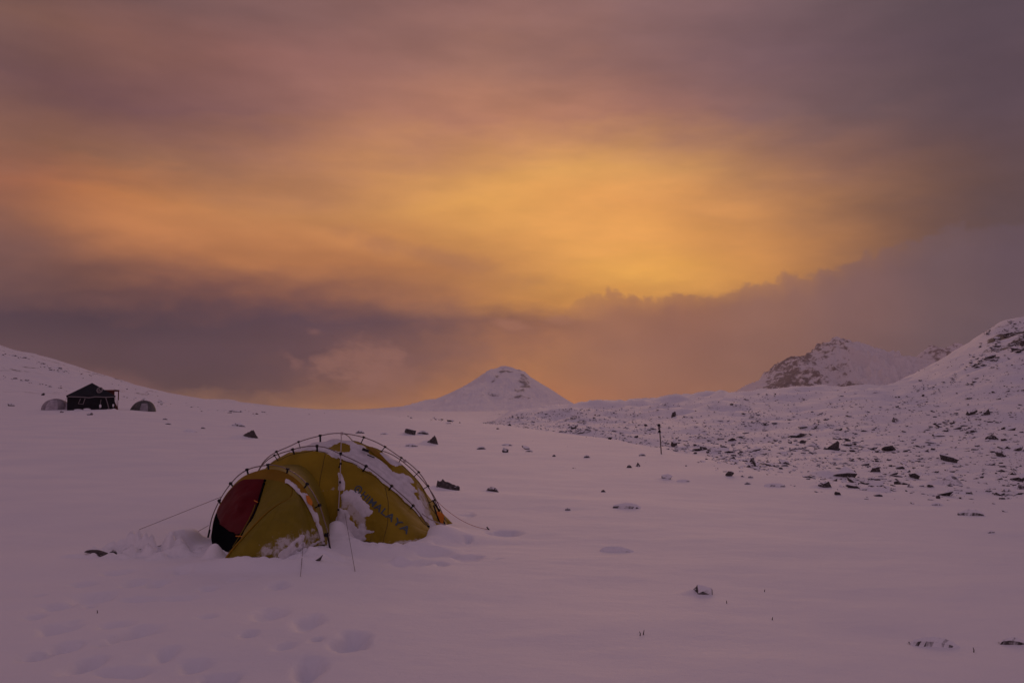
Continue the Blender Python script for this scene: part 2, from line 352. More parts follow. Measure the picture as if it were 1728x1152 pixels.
# ------------------------------------------------------------------ terrain
DK = [3, 6, 10, 15, 20, 27, 35, 45, 60, 80, 110, 150, 220, 330, 500, 800, 1300, 2600]
FL = [None, None, 942, 858, 816, 783, 762, 746, 732, 721.5, 713, 706.8, 701.5, 697.6, 695, 693, 692, 691]
def flat(**k):
    r = list(FL)
    for a, b in k.items(): r[DK.index(int(a[1:]))] = b
    return r
TAB = [
 (-200, flat(_20=813,_27=777,_35=752,_45=730,_60=706,_80=688,_110=668,_150=645,_220=612,_330=570,_500=520,_800=500,_1300=560,_2600=640)),
 (0, flat(_20=814,_27=779,_35=755,_45=735,_60=716,_80=702,_110=688,_150=671,_220=650,_330=625,_500=600,_800=588,_1300=610,_2600=660)),
 (60, flat(_27=780,_35=756,_45=736,_60=717,_80=703,_110=688,_150=674,_220=655,_330=633,_500=612,_800=604,_1300=622,_2600=660)),
 (110, flat(_27=780,_35=756,_45=737,_60=718,_80=703,_110=687,_150=675,_220=659,_330=641,_500=624,_800=617,_1300=630,_2600=662)),
 (154, flat(_27=781,_35=757,_45=738,_60=719,_80=702,_110=686,_150=677,_220=663,_330=648,_500=637,_800=632,_1300=640,_2600=665)),
 (200, flat(_27=781,_35=757,_45=739,_60=720,_80=703,_110=687,_150=679,_220=668,_330=657,_500=649,_800=646,_1300=652,_2600=670)),
 (260, flat(_27=781,_35=758,_45=741,_60=723,_80=706,_110=692,_150=684,_220=676,_330=668,_500=662,_800=660,_1300=664,_2600=675)),
 (330, flat(_45=742,_60=726,_80=710,_110=697,_150=689,_220=683,_330=677,_500=673.5,_800=672.5,_1300=676,_2600=682)),
 (430, flat(_45=744,_60=729,_80=715,_110=702,_150=694,_220=688,_330=684,_500=682.5,_800=683,_1300=685,_2600=688)),
 (520, flat(_60=730,_80=717,_110=705,_150=697,_220=692.5,_330=690,_500=689.5,_800=690,_1300=690,_2600=690)),
 (640, flat(_80=719,_110=709,_150=703,_220=700,_330=702,_500=700,_800=696,_1300=692.5,_2600=690.8)),
 (780, flat(_80=719.5,_110=713,_150=716,_220=712,_330=707,_500=702,_800=697,_1300=693.5,_2600=691)),
 (820, flat(_80=721,_110=715,_150=717,_220=715,_330=711,_500=703,_800=697,_1300=693.5,_2600=691)),
 (864, flat(_60=731,_80=720,_110=719,_150=710,_220=699,_330=703,_500=702,_800=697,_1300=693.5,_2600=691)),
 (930, flat(_60=731,_80=728,_110=724,_150=706,_220=690.5,_330=695,_500=698,_800=697,_1300=693.5,_2600=691)),
 (1000, flat(_45=745,_60=737,_80=736,_110=722,_150=702,_220=685.5,_330=690,_500=695,_800=695,_1300=693,_2600=691)),
 (1050, flat(_45=746,_60=744,_80=741,_110=723,_150=702,_220=681,_330=686,_500=690,_800=692,_1300=692,_2600=691)),
 (1100, flat(_35=762,_45=754,_60=756,_80=746,_110=725,_150=700,_220=677,_330=683,_500=688,_800=690,_1300=691,_2600=690)),
 (1200, flat(_35=771,_45=770,_60=761,_80=746,_110=722,_150=695,_220=668,_330=676,_500=682,_800=686,_1300=688,_2600=690)),
 (1300, flat(_27=788,_35=782,_45=775,_60=760,_80=742,_110=718,_150=690,_220=661,_330=669,_500=676,_800=680,_1300=684,_2600=688)),
 (1400, flat(_20=817,_27=798,_35=787,_45=775,_60=758,_80=738,_110=712,_150=683,_220=655.5,_330=662,_500=668,_800=674,_1300=680,_2600=688)),
 (1480, flat(_15=859,_20=821,_27=803,_35=789,_45=774,_60=756,_80=735,_110=708,_150=679,_220=655,_330=658,_500=660,_800=668,_1300=676,_2600=686)),
 (1540, flat(_15=859,_20=824,_27=805,_35=789,_45=773,_60=754,_80=732,_110=705,_150=675,_220=651,_330=640,_500=633,_800=648,_1300=664,_2600=680)),
 (1614, flat(_15=860,_20=827,_27=806,_35=789,_45=772,_60=751,_80=727,_110=698,_150=666,_220=634,_330=611,_500=594,_800=610,_1300=640,_2600=670)),
 (1664, flat(_15=861,_20=829,_27=807,_35=789,_45=771,_60=749,_80=724,_110=693,_150=658,_220=621,_330=594,_500=563,_800=590,_1300=620,_2600=660)),
 (1690, flat(_15=861,_20=830,_27=808,_35=790,_45=770,_60=748,_80=722,_110=691,_150=654,_220=614,_330=586,_500=552,_800=582,_1300=612,_2600=655)),
 (1728, flat(_15=862,_20=830,_27=808,_35=790,_45=770,_60=747,_80=720,_110=688,_150=650,_220=608,_330=578,_500=545,_800=578,_1300=600,_2600=650)),
 (1950, flat(_15=862,_20=832,_27=808,_35=788,_45=766,_60=740,_80=710,_110=672,_150=628,_220=575,_330=540,_500=515,_800=550,_1300=570,_2600=640)),
]
def pchip(x, y, xi):
    h = np.diff(x); d = np.diff(y) / h; m = np.zeros(len(x))
    for i in range(1, len(x) - 1):
        if d[i - 1] * d[i] > 0:
            w1 = 2 * h[i] + h[i - 1]; w2 = h[i] + 2 * h[i - 1]
            m[i] = (w1 + w2) / (w1 / d[i - 1] + w2 / d[i])
    m[0], m[-1] = d[0], d[-1]
    k = np.clip(np.searchsorted(x, xi) - 1, 0, len(x) - 2); t = (xi - x[k]) / h[k]
    return ((2 * t**3 - 3 * t**2 + 1) * y[k] + (t**3 - 2 * t**2 + t) * h[k] * m[k] + (-2 * t**3 + 3 * t**2) * y[k + 1] + (t**3 - t**2) * h[k] * m[k + 1])
LY = np.log(np.array(DK, float)); NL, NTT = 900, 900
lyi = np.linspace(LY[0], LY[-1], NL)
cols_e = []
for px, rows in TAB:       # elevation angle of the ground against distance, one profile per bearing
    e = [(-EYE / d if r is None else slope(r)) for d, r in zip(DK, rows)]
    z = [EYE + ee * d if d > 12 else 0. for ee, d in zip(e, DK)]
    ee = [(zz - EYE) / d for zz, d in zip(z, DK)]
    cols_e.append(pchip(LY, np.array(ee), lyi))
cols_e = np.array(cols_e)
TPX = np.array([r[0] for r in TAB], float); TT = (TPX - 864) / F
tti = np.linspace(TT[0], TT[-1], NTT)
tab = np.array([pchip(TT, cols_e[:, j], tti) for j in range(NL)]).T    # [t, y]
def blur(a, s, ax):
    k = np.exp(-.5 * (np.arange(-3 * s, 3 * s + 1) / s) ** 2); k /= k.sum()
    pad = [(0, 0), (0, 0)]; pad[ax] = (3 * s, 3 * s)
    return np.apply_along_axis(lambda q: np.convolve(q, k, 'valid'), ax, np.pad(a, pad, 'edge'))
tab = blur(blur(tab, 5, 0), 7, 1)
def Zbase(x, y):
    x = np.asarray(x, float); y = np.asarray(y, float)
    yc = np.clip(y, DK[0], DK[-1] * .999)
    t = np.clip(x / yc, TT[0], TT[-1] * .9999)
    a = (t - TT[0]) / (TT[-1] - TT[0]) * (NTT - 1); b = (np.log(yc) - LY[0]) / (LY[-1] - LY[0]) * (NL - 1)
    a = np.clip(a, 0, NTT - 1.001); b = np.clip(b, 0, NL - 1.001)
    i, j = a.astype(int), b.astype(int); fa, fb = a - i, b - j
    e = (tab[i, j] * (1 - fa) + tab[i + 1, j] * fa) * (1 - fb) + (tab[i, j + 1] * (1 - fa) + tab[i + 1, j + 1] * fa) * fb
    z = EYE + e * yc
    return np.where(y < 10, z * sstep(y, 3, 10), z)
EDGE_Y = np.array([10, 15, 18, 23, 32, 40, 56, 90, 115, 200]); EDGE_P = np.array([1950, 1700, 1500, 1300, 1200, 1100, 1000, 870, 820, 780])
def moraine(x, y):
    e = (np.interp(np.clip(y, 5, 400), EDGE_Y, EDGE_P) - 864) / F * np.maximum(y, 1)
    return sstep(x - e, -.5, .06 * np.maximum(y, 10)) * sstep(y, 13, 24)
BUMPS = []    # (x, y, sx, sy, rot, h)
def Zrel(x, y):
    x = np.asarray(x, float); y = np.asarray(y, float)
    m = moraine(x, y)
    z = fbm(x * .35 + y * .1, y * .32, 3, 3) * .06 + fbm(x * 1.1 + y * .5, y * 1.3 - x * .3, 4, 11) * .019
    far = sstep(y, 30, 200)
    z += m * (fbm(x * .12, y * .12, 5, 21) * (.6 + 1.5 * far) * sstep(y, 25, 70) + fbm(x * .9, y * .9, 3, 31) * .10)
    left = sstep(-x / np.maximum(y, 1), .24, .42) * sstep(y, 110, 400)
    z += left * (ridged(x * .006, y * .012, 5, 41) * 1.6 + fbm(x * .05, y * .05, 4, 43) * 1.6)
    right = sstep(x / np.maximum(y, 1), .40, .50) * sstep(y, 230, 420)
    z += right * ((ridged(x * .013, y * .010, 6, 51) * 2.2 + (ridged(x * .05, y * .035, 5, 52) - .5) * 1.8 - 1.) * sstep(x / np.maximum(y, 1), .44, .52))
    return z
def Z(x, y):
    x = np.asarray(x, float); y = np.asarray(y, float)
    z = Zbase(x, y) + Zrel(x, y)
    for bx, by, sx, sy, ro, h in BUMPS:
        c, s = math.cos(ro), math.sin(ro); r = 4 * max(sx, sy)
        m = (np.abs(x - bx) < r) & (np.abs(y - by) < r)
        if not m.any(): continue
        dx, dy = (x - bx)[m], (y - by)[m]
        q = ((dx * c + dy * s) / sx) ** 2 + ((-dx * s + dy * c) / sy) ** 2
        if h < 0: q = q * (1 + 1.1 * fbm(x[m] * 6.5, y[m] * 5., 3, 77)) if z.ndim else q
        z[m] += h * np.exp(-q ** (1.3 if h > 0 else 2.)) if z.ndim else h * math.exp(-float(q) ** 1.3)
    dl = np.exp(-(((x + 3.85) / .55) ** 2 + ((y - 10.62) / .42) ** 2) ** 1.5)     # broken, kicked-up snow by the door
    z = z + dl * (np.abs(fbm(x * 7, y * 7, 4, 201)) * .26 - .045)
    d2 = np.exp(-(((x + 2.35) / .75) ** 2 + ((y - 9.98) / .30) ** 2) ** 2) + .6 * np.exp(-(((x + 1.35) / .6) ** 2 + ((y - 10.95) / .25) ** 2) ** 2)
    z = z + d2 * (np.abs(fbm(x * 6.5, y * 6.5, 3, 211)) * .13 - .012)
    return z
def Zs(x, y): return float(Z(np.array([x]), np.array([y]))[0])
def hit(px, row, ymin=4., ymax=1200.):
    """where the sight line through a photo pixel first meets the ground"""
    d = pdir(px, row)
    ys = np.exp(np.linspace(math.log(ymin), math.log(ymax), 420))
    for it in range(2):
        s = ys / d[1]; x = d[0] * s; z = EYE + d[2] * s
        k = np.nonzero(z < Zbase(x, ys) + Zrel(x, ys))[0]
        if len(k) == 0: return None
        k = k[0]
        if it == 0: ys = np.linspace(ys[max(k - 1, 0)], ys[k], 9)
    return float(x[k]), float(ys[k])

# named stones: px, bottom row, width px, height px, kind, label
STONES = [
 (755, 827, 38, 14, 'w', 'dark wedge-shaped boulder just right of the yellow tent, bare flat face'),
 (417, 739, 32, 12, 'W', 'dark angular stone in the snow beyond the left end of the yellow tent'),
 (728, 750, 22, 13, 'W', 'dark pointed stone beyond the tent, nearest of the stones behind its right end'),
 (692, 734, 20, 10, 'h', 'rounded dark stone beyond the tent top, touching a low flat one'),
 (713, 733, 20, 6, 'f', 'low flat stone leaning right of the rounded dark stone beyond the tent'),
 (607, 731, 16, 5, 'f', 'thin curved stone rim in the snow just behind the tent apex'),
 (648, 733, 14, 3, 'f', 'small flat stone halfway between the tent apex and the rounded stone'),
 (693, 754, 24, 5, 'f', 'long thin stone rim left of the pointed stone beyond the tent'),
 (400, 720, 26, 6, 'f', 'small flat hump-shaped stone above the dark angular stone left of the tent'),
 (317, 729, 26, 4, 'f', 'flat sliver of stone in the open snow between the small domes and the tent'),
 (342, 723, 9, 3, 'f', 'tiny stone right of the flat sliver left of the tent'),
 (283, 716, 12, 3, 'f', 'small flat stone in the snow below the right-hand grey dome tent'),
 (278, 708, 9, 3, 'f', 'tiny dark stone pair just below the right-hand grey dome tent'),
 (18, 685, 14, 6, 'h', 'small round dark stone at the far left edge, left of the grey dome'),
 (104, 696, 7, 3, 'h', 'tiny stone in front of the left grey dome tent'),
 (151, 700, 11, 6, 'h', 'small dark stone in front of the black mess tent'),
 (72, 667, 7, 5, 'h', 'small stone on the slope above the left grey dome tent'),
 (535, 956, 20, 9, 'h', 'small black stone poking from the snow in front of the yellow tent'),
 (1187, 1004, 32, 14, 'h', 'dark lone stone in the open foreground snow right of centre'),
 (1045, 931, 60, 10, 'g', 'long low stone barely showing through snow in the middle foreground'),
 (1585, 1092, 80, 20, 'g', 'long low dark stone under thin snow at bottom right'),
 (1716, 1088, 46, 14, 'g', 'half-buried stone cut by the right edge at bottom right'),
 (1060, 858, 48, 13, 'c', 'curved stone rim with a dark tip in open snow below the marker stake'),
 (830, 830, 22, 7, 'f', 'pale half-covered stone right of the wedge-shaped boulder'),
 (812, 758, 16, 5, 'f', 'flat stone halfway between the tent and the marker stake, leftmost of three'),
 (853, 763, 11, 8, 'h', 'small blocky stone, middle of three between tent and marker stake'),
 (887, 758, 14, 6, 'h', 'small stone pile, rightmost of three between tent and marker stake'),
 (893, 762, 13, 3, 'f', 'flat stone touching the small pile between tent and marker stake'),
 (855, 752, 20, 3, 'f', 'thin stone rim just above the middle one of three stones'),
 (958, 861, 10, 3, 'f', 'tiny dark stone alone in open snow below the middle of the picture'),
 (1018, 830, 8, 3, 'f', 'tiny dark stone alone in snow left of the curved rim'),
 (990, 772, 11, 4, 'f', 'tiny stone in the snow left of the marker stake'),
 (935, 770, 6, 3, 'f', 'speck of stone in the snow between the three stones and the stake'),
 (860, 718, 7, 4, 'h', 'dark stone on the skyline of the flat snow, at the tip of the stony bank'),
 (840, 724, 5, 2, 'h', 'tiny stone just inside the flat snow near the tip of the stony bank'),
 (1126, 809, 19, 8, 'w', 'low dark blocky stone in open snow below the marker stake'),
 (1153, 813, 26, 3, 'f', 'thin flat stone right of the low blocky stone below the stake'),
 (1077, 787, 7, 7, 'h', 'small round dark stone lower left of the marker stake'),
 (1062, 789, 9, 4, 'f', 'small stone left of the round dark stone near the stake'),
 (1084, 769, 12, 4, 'f', 'small flat stone just left of the marker stake foot'),
 (1232, 803, 15, 8, 'h', 'snow-topped stone in open snow right of the marker stake'),
 (1236, 776, 9, 7, 'h', 'small pointed stone at the edge of the boulder field nearest the stake'),
 (1272, 787, 11, 8, 'h', 'small dark stone pair at the left end of the boulder field, lower stone'),
 (1270, 780, 10, 6, 'f', 'small dark stone pair at the left end of the boulder field, upper stone'),
 (1267, 806, 10, 3, 'f', 'small flat stone right of the snow-topped stone'),
 (1310, 821, 36, 8, 'c', 'long curved stone rim in the snow at the near edge of the boulder field'),
 (1262, 817, 12, 3, 'f', 'short thin stone left of the long curved rim'),
 (1394, 823, 26, 9, 'h', 'low round dark stone right of the long curved rim'),
 (1421, 806, 54, 17, 'w', 'broad pyramid boulder with snow on top in the boulder field'),
 (1604, 818, 44, 17, 'W', 'large dark boulder in the boulder field at right, leaning left'),
 (1602, 780, 30, 14, 'w', 'flat-bottomed dark boulder above the large leaning boulder at right'),
 (1482, 829, 52, 10, 'c', 'long flat slab with dark end at the near edge of the boulder field'),
 (1643, 870, 42, 15, 'c', 'thin pointed slab sticking from the snow at the right, nearest the viewer'),
 (1692, 771, 24, 12, 'w', 'dark triangular boulder near the right edge'),
 (1716, 762, 30, 10, 'W', 'dark flat boulder cut by the right edge above the triangular one'),
 (1546, 809, 22, 11, 'h', 'small pointed boulder left of the large leaning boulder'),
 (1478, 796, 17, 9, 'h', 'dark rounded stone between the pyramid boulder and the leaning one'),
 (1515, 817, 12, 6, 'h', 'small dark stone right of the flat slab'),
 (1536, 822, 12, 6, 'h', 'small dark stone midway between the slab and the leaning boulder'),
 (1612, 832, 28, 5, 'c', 'thin slab just below the large leaning boulder'),
 (1634, 833, 16, 7, 'c', 'bent thin slab right of the one below the leaning boulder'),
 (1668, 830, 18, 4, 'f', 'flat dark stone near the right edge below the triangular boulder'),
 (1722, 826, 22, 8, 'w', 'dark stone at the very right edge below the triangular boulder'),
 (1584, 841, 8, 5, 'h', 'small round stone in the snow just below the boulder field'),
 (1582, 853, 22, 4, 'f', 'flat snow-covered stone below the small round one at right'),
 (1674, 899, 14, 3, 'f', 'small flat stone near the right edge in the open snow'),
 (1370, 725, 22, 10, 'W', 'leaning dark boulder halfway up the stony bank'),
 (1355, 748, 10, 6, 'h', 'dark stone below the leaning boulder on the stony bank'),
 (1137, 703, 8, 10, 'h', 'upright dark stone high on the stony bank above the marker stake'),
 (1138, 754, 12, 9, 'h', 'pointed grey stone just right of the marker stake'),
 (1188, 760, 14, 6, 'h', 'dark stone in the low outcrop right of the marker stake, left one'),
 (1206, 762, 24, 6, 'w', 'broad dark stone in the low outcrop right of the marker stake'),
 (1223, 756, 14, 6, 'h', 'dark stone in the low outcrop right of the marker stake, right one'),
 (1514, 711, 17, 7, 'h', 'rounded dark stone on the slope above the pyramid boulder'),
 (1640, 700, 18, 9, 'W', 'dark leaning boulder high on the right-hand slope'),
 (1667, 699, 12, 10, 'h', 'dark upright boulder high on the right-hand slope near the edge'),
 (1672, 741, 17, 8, 'h', 'dark boulder on the slope directly above the triangular one'),
 (1705, 727, 18, 7, 'h', 'dark boulder near the right edge on the slope, above the flat boulder'),
 (1642, 730, 20, 6, 'f', 'flat dark stone on the slope left of the boulders near the right edge'),
 (190, 937, 12, 4, 'f', 'small dark stone tip in the snow left of the tent entrance'),
 (160, 938, 40, 4, 'g', 'thin strip of stone in the snow at the far end of the guy line'),
]
# snow drifts, mounds and pits round the tent, in world metres from photo pixels on flat ground
def bump(px, row, wpx, hpx, h, rot=0., y=None):
    x, yy = hit(px, row) if y is None else (P(px, row, y).x, y)
    k = yy / F
    depth = hpx * k * max(1., yy / EYE * .8)     # rows are foreshortened on the ground
    BUMPS.append((x, yy, wpx * k / 2, depth / 2, rot, h * 2.0))
PRE = []
for s in STONES:
    h_ = hit(s[0], s[1])
    if h_: PRE.append(h_)
    else: PRE.append(None)
# footprints and trodden places
for a in [(588, 1080, 44, 40, -.05), (520, 1048, 48, 26, -.035), (458, 1036, 44, 28, -.035), (228, 1066, 50, 26, -.05), (198, 1054, 40, 10, -.03), (100, 1058, 60, 20, -.045), (112, 1092, 38, 16, -.04),
          (152, 1010, 60, 22, -.035), (100, 1022, 50, 14, -.03), (196, 966, 44, 9, -.035), (225, 984, 36, 14, -.03), (266, 984, 34, 14, -.035), (234, 1012, 50, 9, -.025), (468, 988, 28, 12, -.03),
          (400, 976, 50, 9, -.02), (145, 1120, 50, 34, -.045), (200, 1136, 70, 12, -.03), (375, 1148, 44, 14, -.05), (522, 1130, 40, 30, -.05), (535, 1079, 14, 7, -.02), (300, 1010, 60, 8, -.015),
          (855, 900, 44, 10, -.035), (790, 869, 20, 8, -.02), (790, 940, 50, 12, -.025), (790, 917, 12, 6, -.03), (690, 950, 60, 12, -.02), (735, 935, 60, 9, -.02), (745, 952, 14, 6, -.02),
          (675, 946, 26, 5, .03), (60, 1110, 34, 14, -.03), (280, 1100, 36, 16, -.03), (325, 1128, 30, 16, -.03), (350, 1040, 30, 10, -.02), (420, 1070, 26, 12, -.025), (60, 1040, 30, 10, -.025), (140, 985, 34, 9, -.03), (310, 965, 26, 8, -.03), (180, 1085, 30, 11, -.025), (480, 1090, 26, 12, -.02), (350, 992, 30, 9, -.02), (65, 1005, 16, 4, -.02)]:
    bump(*a)
# drift along the front of the tent, in front of the pole foot and round the vestibule
for (x, y, sx, sy, ro, h) in [(-2.00, 11.47, .17, .24, 0, .20), (-1.93, 11.12, .24, .35, 0, .09), (-1.75, 10.95, .55, .30, .0, .05), (-1.3, 10.75, .6, .28, .1, .045),
    (-.86, 11.75, .22, .5, 0, .10), (-.7, 12.0, .35, .6, 0, .07), (-2.86, 9.72, .5, .22, 0, .05), (-2.3, 9.62, .6, .22, 0, .07), (-1.95, 10.05, .3, .3, 0, .08), (-2.0, 10.45, .16, .2, 0, .07),
    (-3.02, 10.22, .09, .11, 0, .15), (-3.12, 10.5, .05, .1, 0, .05), (-3.62, 11.3, .10, .30, 0, .16), (-3.72, 11.05, .10, .16, 0, .12), (-3.50, 10.75, .08, .12, 0, .10), (-3.66, 10.72, .07, .10, 0, .10), (-3.42, 10.45, .08, .08, 0, .09),
    (-3.86, 10.75, .07, .09, 0, .07), (-3.95, 10.5, .08, .09, 0, .06), (-4.05, 10.85, .13, .18, 0, .11), (-4.2, 10.95, .13, .16, 0, .09), (-3.78, 10.42, .12, .06, .2, .05), (-3.60, 10.22, .10, .06, 0, .06), (-4.0, 10.25, .12, .05, 0, .05),
    (-4.3, 10.6, .12, .08, 0, .05), (-4.45, 10.3, .15, .05, 0, .03), (-3.33, 10.75, .10, .16, 0, -.10), (-3.5, 10.98, .08, .10, 0, -.10), (-3.75, 10.62, .05, .07, 0, -.07), (-4.1, 10.65, .06, .06, 0, -.07), (-3.6, 10.5, .06, .06, 0, -.06),
    (-1.0, 11.2, .25, .18, 0, .05), (-.95, 10.85, .3, .15, 0, .04), (-.35, 11.6, .5, .3, 0, .03)]:
    BUMPS.append((x, y, sx, sy, ro, h))
# drifts banked against the left / rear of the bigger stones
for s, q in zip(STONES, PRE):
    if q is None or s[2] < 18 or s[4] in 'gc': continue
    k = q[1] / F
    BUMPS.append((q[0] - s[2] * k * .35, q[1] + s[2] * k * .45, s[2] * k * .6, s[2] * k * .5, 0, s[3] * k * (.5 if s[4] != 'g' else .25)))

def axis(lo, hi, s0, segs, g):
    """fine steps between lo and hi (segs: extra fine spans), growing outwards"""
    a = [lo]
    while a[-1] < hi:
        s = s0
        for (u, v, w) in segs:
            if u <= a[-1] <= v: s = w
        a.append(a[-1] + s)
    return a
def grow(start, end, s0, g):
    a = [start]; s = s0
    while abs(a[-1] - start) < abs(end - start):
        s *= g; a.append(a[-1] + (s if end > start else -s))
    return a[1:]
xa = axis(-5.5, 5.5, .05, [(-4.6, -.2, .026)], 1)
xs = np.array(grow(xa[0], -1100, .05, 1.017)[::-1] + xa + grow(xa[-1], 1100, .05, 1.017))
ya = axis(4., 15., .05, [(9.2, 12.2, .028)], 1)
ys = np.array(grow(ya[0], -40, .06, 1.12)[::-1] + ya + grow(ya[-1], 2600, .05, 1.0135))
GX, GY = np.meshgrid(xs, ys, indexing='ij')
GZ = Z(GX, GY)
gm = npmesh('ground', np.stack([GX, GY, GZ], -1).reshape(-1, 3), gridquads(len(xs), len(ys)))
# where gravel and rock show through: lines at the foot of the bank, streaks on the left hill, rock on the right summit
pxg, rowg = project(GX, np.maximum(GY, .5), GZ)
m = moraine(GX, GY)
tX = GX / np.maximum(GY, 1)
rk = m * (.09 + .26 * sstep(fbm(GX * .05, GY * .05, 3, 71), -.1, .4)) * sstep(GY, 14, 22)
rk += sstep(m, .05, .3) * sstep(-m, -.95, -.5) * .16 * sstep(GY, 25, 45)
left = sstep(-tX, .24, .40) * sstep(GY, 95, 150)
rk += left * .46 * sstep(fbm(GX * .018 + GY * .002, GY * .03, 4, 81), .03, .34)
right = sstep(tX, .43, .50) * sstep(GY, 230, 340)
rk = rk * (1 - sstep(GY, 150, 260) * sstep(tX, .3, .4) * .6) + right * (.26 + .40 * sstep(fbm(GX * .03, GY * .02, 4, 91), -.10, .16)) * sstep(tX, .45, .485)
attr(gm, 'rock', np.clip(rk, 0, 1)); attr(gm, 'far', sstep(GY, 110, 240))
link('snow_field', gm, M_SNOW, kind='structure')

# ------------------------------------------------------------------ mountains far off
def mountain(name, D, crest, depth, back, nx, ny, relief, rockf, mt, seed, mic=1.0):
    px = np.array([c[0] for c in crest], float); ez = np.array([slope(c[1]) for c in crest])
    u = np.linspace((px[0] - 864) / F, (px[-1] - 864) / F, nx)
    e = pchip((px - 864) / F, ez, u)
    X = u * D; C = EYE + e * D
    yy = np.concatenate([np.linspace(D - depth, D, ny), np.linspace(D, D + back, ny // 4)[1:]])
    XX, YY = np.meshgrid(X, yy, indexing='ij'); CC = np.repeat(C[:, None], len(yy), 1)
    q = np.where(YY < D, (D - YY) / depth, (YY - D) / back)
    base = -8.0
    prof = np.where(YY < D, (1 - q) ** 1.25, (1 - q * q))
    H = base + (CC - base) * prof
    r = ridged(XX / relief[0], YY / relief[1], 6, seed)
    amp = relief[2] * np.sin(np.clip(q, 0, 1) * math.pi) ** .6 * np.clip((CC - base) / (C.max() - base), 0, 1)
    jag = fbm(XX / (relief[0] * .18), YY / relief[1], 4, seed + 5) * relief[3] * np.clip((CC - base) / (C.max() - base), 0, 1)
    H = H + (r - .4) * amp + jag
    me = npmesh(name, np.stack([XX, YY, H], -1).reshape(-1, 3), gridquads(nx, len(yy)))
    attr(me, 'rock', rockf(XX / YY * F + 864, q, XX, YY, H, r))
    return link(name, me, mt, kind='structure')
def mtn_mat(name, sc1, rock, amt=1.0):
    m, N, b, o = mat(name)
    g = N.n('ShaderNodeNewGeometry'); pos = g.outputs['Position']
    mp = N.n('ShaderNodeMapping'); mp.inputs['Scale'].default_value = (1, .5, 1.6); N.put(mp.inputs[0], pos)
    n1 = N.noise(mp.outputs[0], sc1, 7, .66)
    at = N.n('ShaderNodeAttribute', attribute_name='rock')
    k = N.m('ADD', at.outputs['Fac'], N.m('MULTIPLY', N.m('SUBTRACT', n1, .5), 2.3))
    k = N.m('MULTIPLY', N.ss(k, .45, .75), amt)
    N.put(b.inputs['Base Color'], N.mix(k, (.89, .88, .90, 1), (*rock, 1))); b.inputs['Roughness'].default_value = .8
    bp = N.n('ShaderNodeBump'); bp.inputs['Strength'].default_value = .6; bp.inputs['Distance'].default_value = 1.2 / sc1 * .12
    N.put(bp.inputs['Height'], n1); N.t.links.new(bp.outputs[0], b.inputs['Normal'])
    return m
M_MT1 = mtn_mat('summit_snow', .03, (.10, .085, .08), .8)
M_MT2 = mtn_mat('crag_rock', .032, (.085, .068, .065))
def g2(a, c, w): return np.exp(-((a - c) / w) ** 2)
def rock_c(px, q, X, Y, H, r):
    # rocky rib right of the summit, a line under the left shoulder
    el_row = 690 - (H - EYE) / Y * F
    rib = g2(px, 884 + (el_row - 640) * .18, 7 + np.clip(el_row - 630, 0, 40) * .30) * sstep(-el_row, -672, -650) * sstep(el_row, 624, 634)
    lf = g2(px - 838 + (el_row - 636) * .9, 0, 5) * sstep(-el_row, -652, -644)
    top = g2(px, 868, 20) * g2(el_row, 626, 4)
    band = g2(el_row, 668 + .04 * (px - 850), 4) * g2(px, 850, 70) * .42
    return np.clip(rib * .56 + lf * .36 + top * .40 + band + .1, 0, 1)
mountain('mountain', 2300, [(560, 697), (600, 691.5), (640, 688.5), (690, 684), (715, 680), (740, 671), (765, 660), (785, 650), (803, 639), (818, 629), (832, 624), (850, 622.5), (868, 626), (882, 629), (897, 637), (912, 646), (930, 657), (950, 670), (968, 681), (985, 692), (1010, 704), (1050, 716)],
         1150, 400, 520, 170, (115, 520, 18, 1.0), rock_c, M_MT1, 101)
def rock_r(px, q, X, Y, H, r):
    el_row = 690 - (H - EYE) / Y * F
    cr = sstep(-px, -1462 - (el_row - 600) * .15, -1425) * sstep(px, 1262, 1330) * .45
    return np.clip(cr * (.75 + .5 * sstep(r, .2, 1.)) + .30 * sstep(px, 1255, 1300) * sstep(-px, -1400, -1300) + g2(px, 1450, 26) * g2(el_row, 652, 7) * .6, 0, 1)
mountain('mountain', 4700, [(1200, 700), (1245, 665), (1262, 655), (1285, 643), (1305, 630), (1325, 612), (1342, 603), (1356, 604), (1372, 596), (1390, 585), (1402, 577), (1413, 569), (1424, 573), (1440, 578), (1462, 584), (1485, 591), (1510, 598), (1530, 606), (1560, 640), (1600, 690)],
         1600, 600, 620, 220, (70, 220, 46, 13), rock_r, M_MT2, 131)
def rock_b(px, q, X, Y, H, r): return np.clip(.25 + g2(px, 1590, 24) * .35, 0, 1)
mountain('mountain', 5600, [(1440, 690), (1480, 610), (1520, 608), (1550, 604), (1566, 594), (1580, 587), (1600, 590), (1625, 586), (1650, 584), (1700, 584), (1760, 600)],
         700, 400, 260, 90, (150, 330, 46, 10), rock_b, M_MT2, 151)
mountain('distant_ridge', 1900, [(240, 690), (300, 682), (330, 674.5), (350, 672.5), (372, 673.5), (400, 677), (430, 680.5), (470, 685), (520, 689), (600, 694)],
         300, 200, 200, 60, (120, 200, 3, .8), lambda px, q, X, Y, H, r: np.full_like(X, .12), M_MT1, 171)

